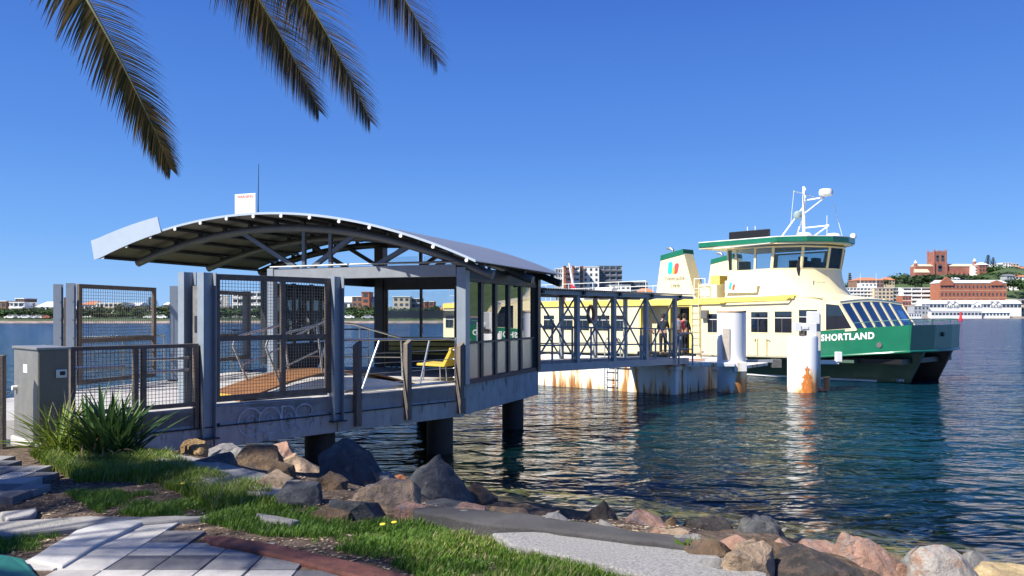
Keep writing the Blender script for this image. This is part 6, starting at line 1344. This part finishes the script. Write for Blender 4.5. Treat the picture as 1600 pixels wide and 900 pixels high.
for k, (px, yt, D, w_, lb_) in enumerate([(234, 463, 350, 11, 'tall dark pine on the far shore, left of a pair right of the mesh gate'), (243, 466, 352, 10, 'tall dark pine on the far shore, right of a pair beside the mesh gate'), (53, 473, 330, 9, 'dark narrow pine between the two white apartment blocks at the left'), (668, 470, 350, 11, 'dark pine seen through the right pane of the back glass wall'), (1328, 424, 860, 11, 'lone Norfolk pine right of the wheelhouse on the hill'), (1544, 397, 1000, 12, 'taller round topped Norfolk pine right of the cathedral'), (1552, 401, 1005, 9, 'smaller Norfolk pine right of the cathedral, right of the tall one')]):
    far_tree(lb_, px, 0, yt, D, w_, 6, z=4 if D < 500 else hz_(px, D) - 1)
for k, (px, yb, yt, D, w_, kd, lb_) in enumerate([(1440, 449, 429, 880, 34, 0, 'broad dark fig tree below the left end of the cathedral'), (1430, 450, 434, 870, 22, 3, 'smaller dark tree left of the broad fig tree'), (1466, 446, 431, 900, 22, 0, 'dark tree below the cathedral tower'), (1406, 444, 425, 920, 20, 2, 'green tree between the cream terrace and the cathedral'), (1396, 446, 430, 930, 16, 1, 'olive tree left of the cathedral, beside the cream terrace'), (1495, 440, 428, 940, 24, 3, 'dark tree below the nave, left of the green shed'),
    (1527, 442, 429, 930, 26, 2, 'green tree right of the green shed'), (1560, 434, 415, 980, 34, 5, 'bright green broad tree right of the brick round house'), (1578, 436, 416, 990, 28, 0, 'dark tree on the skyline slope at the right'), (1572, 446, 424, 920, 26, 3, 'dark tree right above the brick warehouse roof end'), (1583, 456, 432, 850, 20, 2, 'green tree right of the brick warehouse'), (1576, 455, 436, 840, 18, 0, 'dark tree touching the right end of the brick warehouse'), (1600, 456, 440, 860, 20, 1, 'olive tree on the slope at the right edge'),
    (1545, 438, 423, 950, 24, 2, 'green tree just below the brick round house'), (1384, 448, 436, 860, 14, 0, 'dark small tree right of the red roofed brick building'), (1340, 452, 438, 850, 14, 3, 'dark small tree left of the red roofed brick building'), (1326, 455, 441, 850, 16, 2, 'green tree right of the wheelhouse below the pine'), (1452, 440, 428, 950, 18, 3, 'dark tree at the foot of the cathedral tower, left side'), (1510, 438, 430, 935, 18, 0, 'dark shrubby tree behind the green shed')]):
    far_tree(lb_, px, yb, yt, D, w_, kd)
# parked cars on the far left shore
def car_mesh():
    mb = MB().loft([[(-2.2, y, .35), (-2.2, y, .85), (-1.4, y, .95), (-.9, y, 1.4), (.6, y, 1.45), (1.2, y, .98), (2.1, y, .85), (2.2, y, .35)] for y in (-.85, .85)]); me = mb.mesh('body'); fixn(me); return me
CARM = car_mesh(); cols = ['white', 'white', 'dgrey', 'white', 'grey', 'white', 'brick', 'white', 'white', 'dgrey', 'white', 'grey']
for k, px in enumerate([18, 25, 33, 40, 55, 63, 70, 235, 252, 455, 545, 575]):
    c = cols[k]; t = thing('parked_car', f'{dict(white="white", dgrey="dark", grey="silver", brick="red")[c]} car parked on the far left shore behind the rock edge', 'car', far(px, 290, 1.45), rnd.uniform(-.1, .1), 'cars parked along the far left shore')
    me = CARM.copy(); me.materials.append(BM[c]); o = bpy.data.objects.new('body', me); COL.objects.link(o); o.parent = t
    obj('window', MB().loft([[(-.95, y, .98), (-.8, y, 1.32), (.55, y, 1.36), (1.0, y, 1.0)] for y in (-.87, .87)]), BM['glass'], t)
    for x in (-1.35, 1.35): obj('wheel', MB().tube([(x, -.88, .33), (x, .88, .33)], .33, 12), M_rubber, t)
# channel buoy
q = far(1501, 430, 0); by = thing('channel_buoy', 'red channel buoy floating before the white market hall at right', 'buoy', q); M_rb = mat('buoy red', (.75, .03, .04), .5, var=.05)
obj('float', MB().lathe((0, 0, 0), [(1.0, -.5), (1.15, .2), (1.1, .9), (.6, 1.1), (0, 1.1)], 16), M_rb, by, smooth=True); obj('tower', MB().lathe((0, 0, 1.0), [(.75, 0), (.42, 2.6), (.2, 2.65), (0, 2.65)], 10), M_rb, by); obj('topmark', MB().lathe((0, 0, 3.7), [(.1, 0), (.45, .1), (.45, .9), (0, .95)], 10), M_rb, by)
for px, lb_ in ((1344.5, 'white flag mast left one of two before the red roofed brick building'), (1369, 'white flag mast right one of two before the red roofed brick building')):
    o = obj('flag_mast', MB().tube([(0, 0, 0), (0, 0, zpx(427, 760) - 3)], [.3, .12], 6), BM['white']); o.location = far(px, 760, 3); tag(o, lb_, 'mast')
q = at(893, 452, 95); cr_ = thing('crane_boom', 'slanted white boom with red foot rising above the gangway roof', 'crane', (q.x, q.y, 0)); a0 = at(897, 452, 95) - Vector((q.x, q.y, 0)); a1 = at(889.5, 411, 95) - Vector((q.x, q.y, 0))
obj('boom', MB().tube([a0, a1], [.22, .12], 6), BM['white'], cr_); obj('boom_foot', MB().tube([a0 + Vector((.5, 0, -6)), a0, a0.lerp(a1, .25) + Vector((-.25, 0, 0))], [.5, .35, .12], 6), M_rb, cr_); obj('pontoon_hull', MB().box((0, 0, .6), (8, 4, 2)), M_black, cr_, bevel=.2)
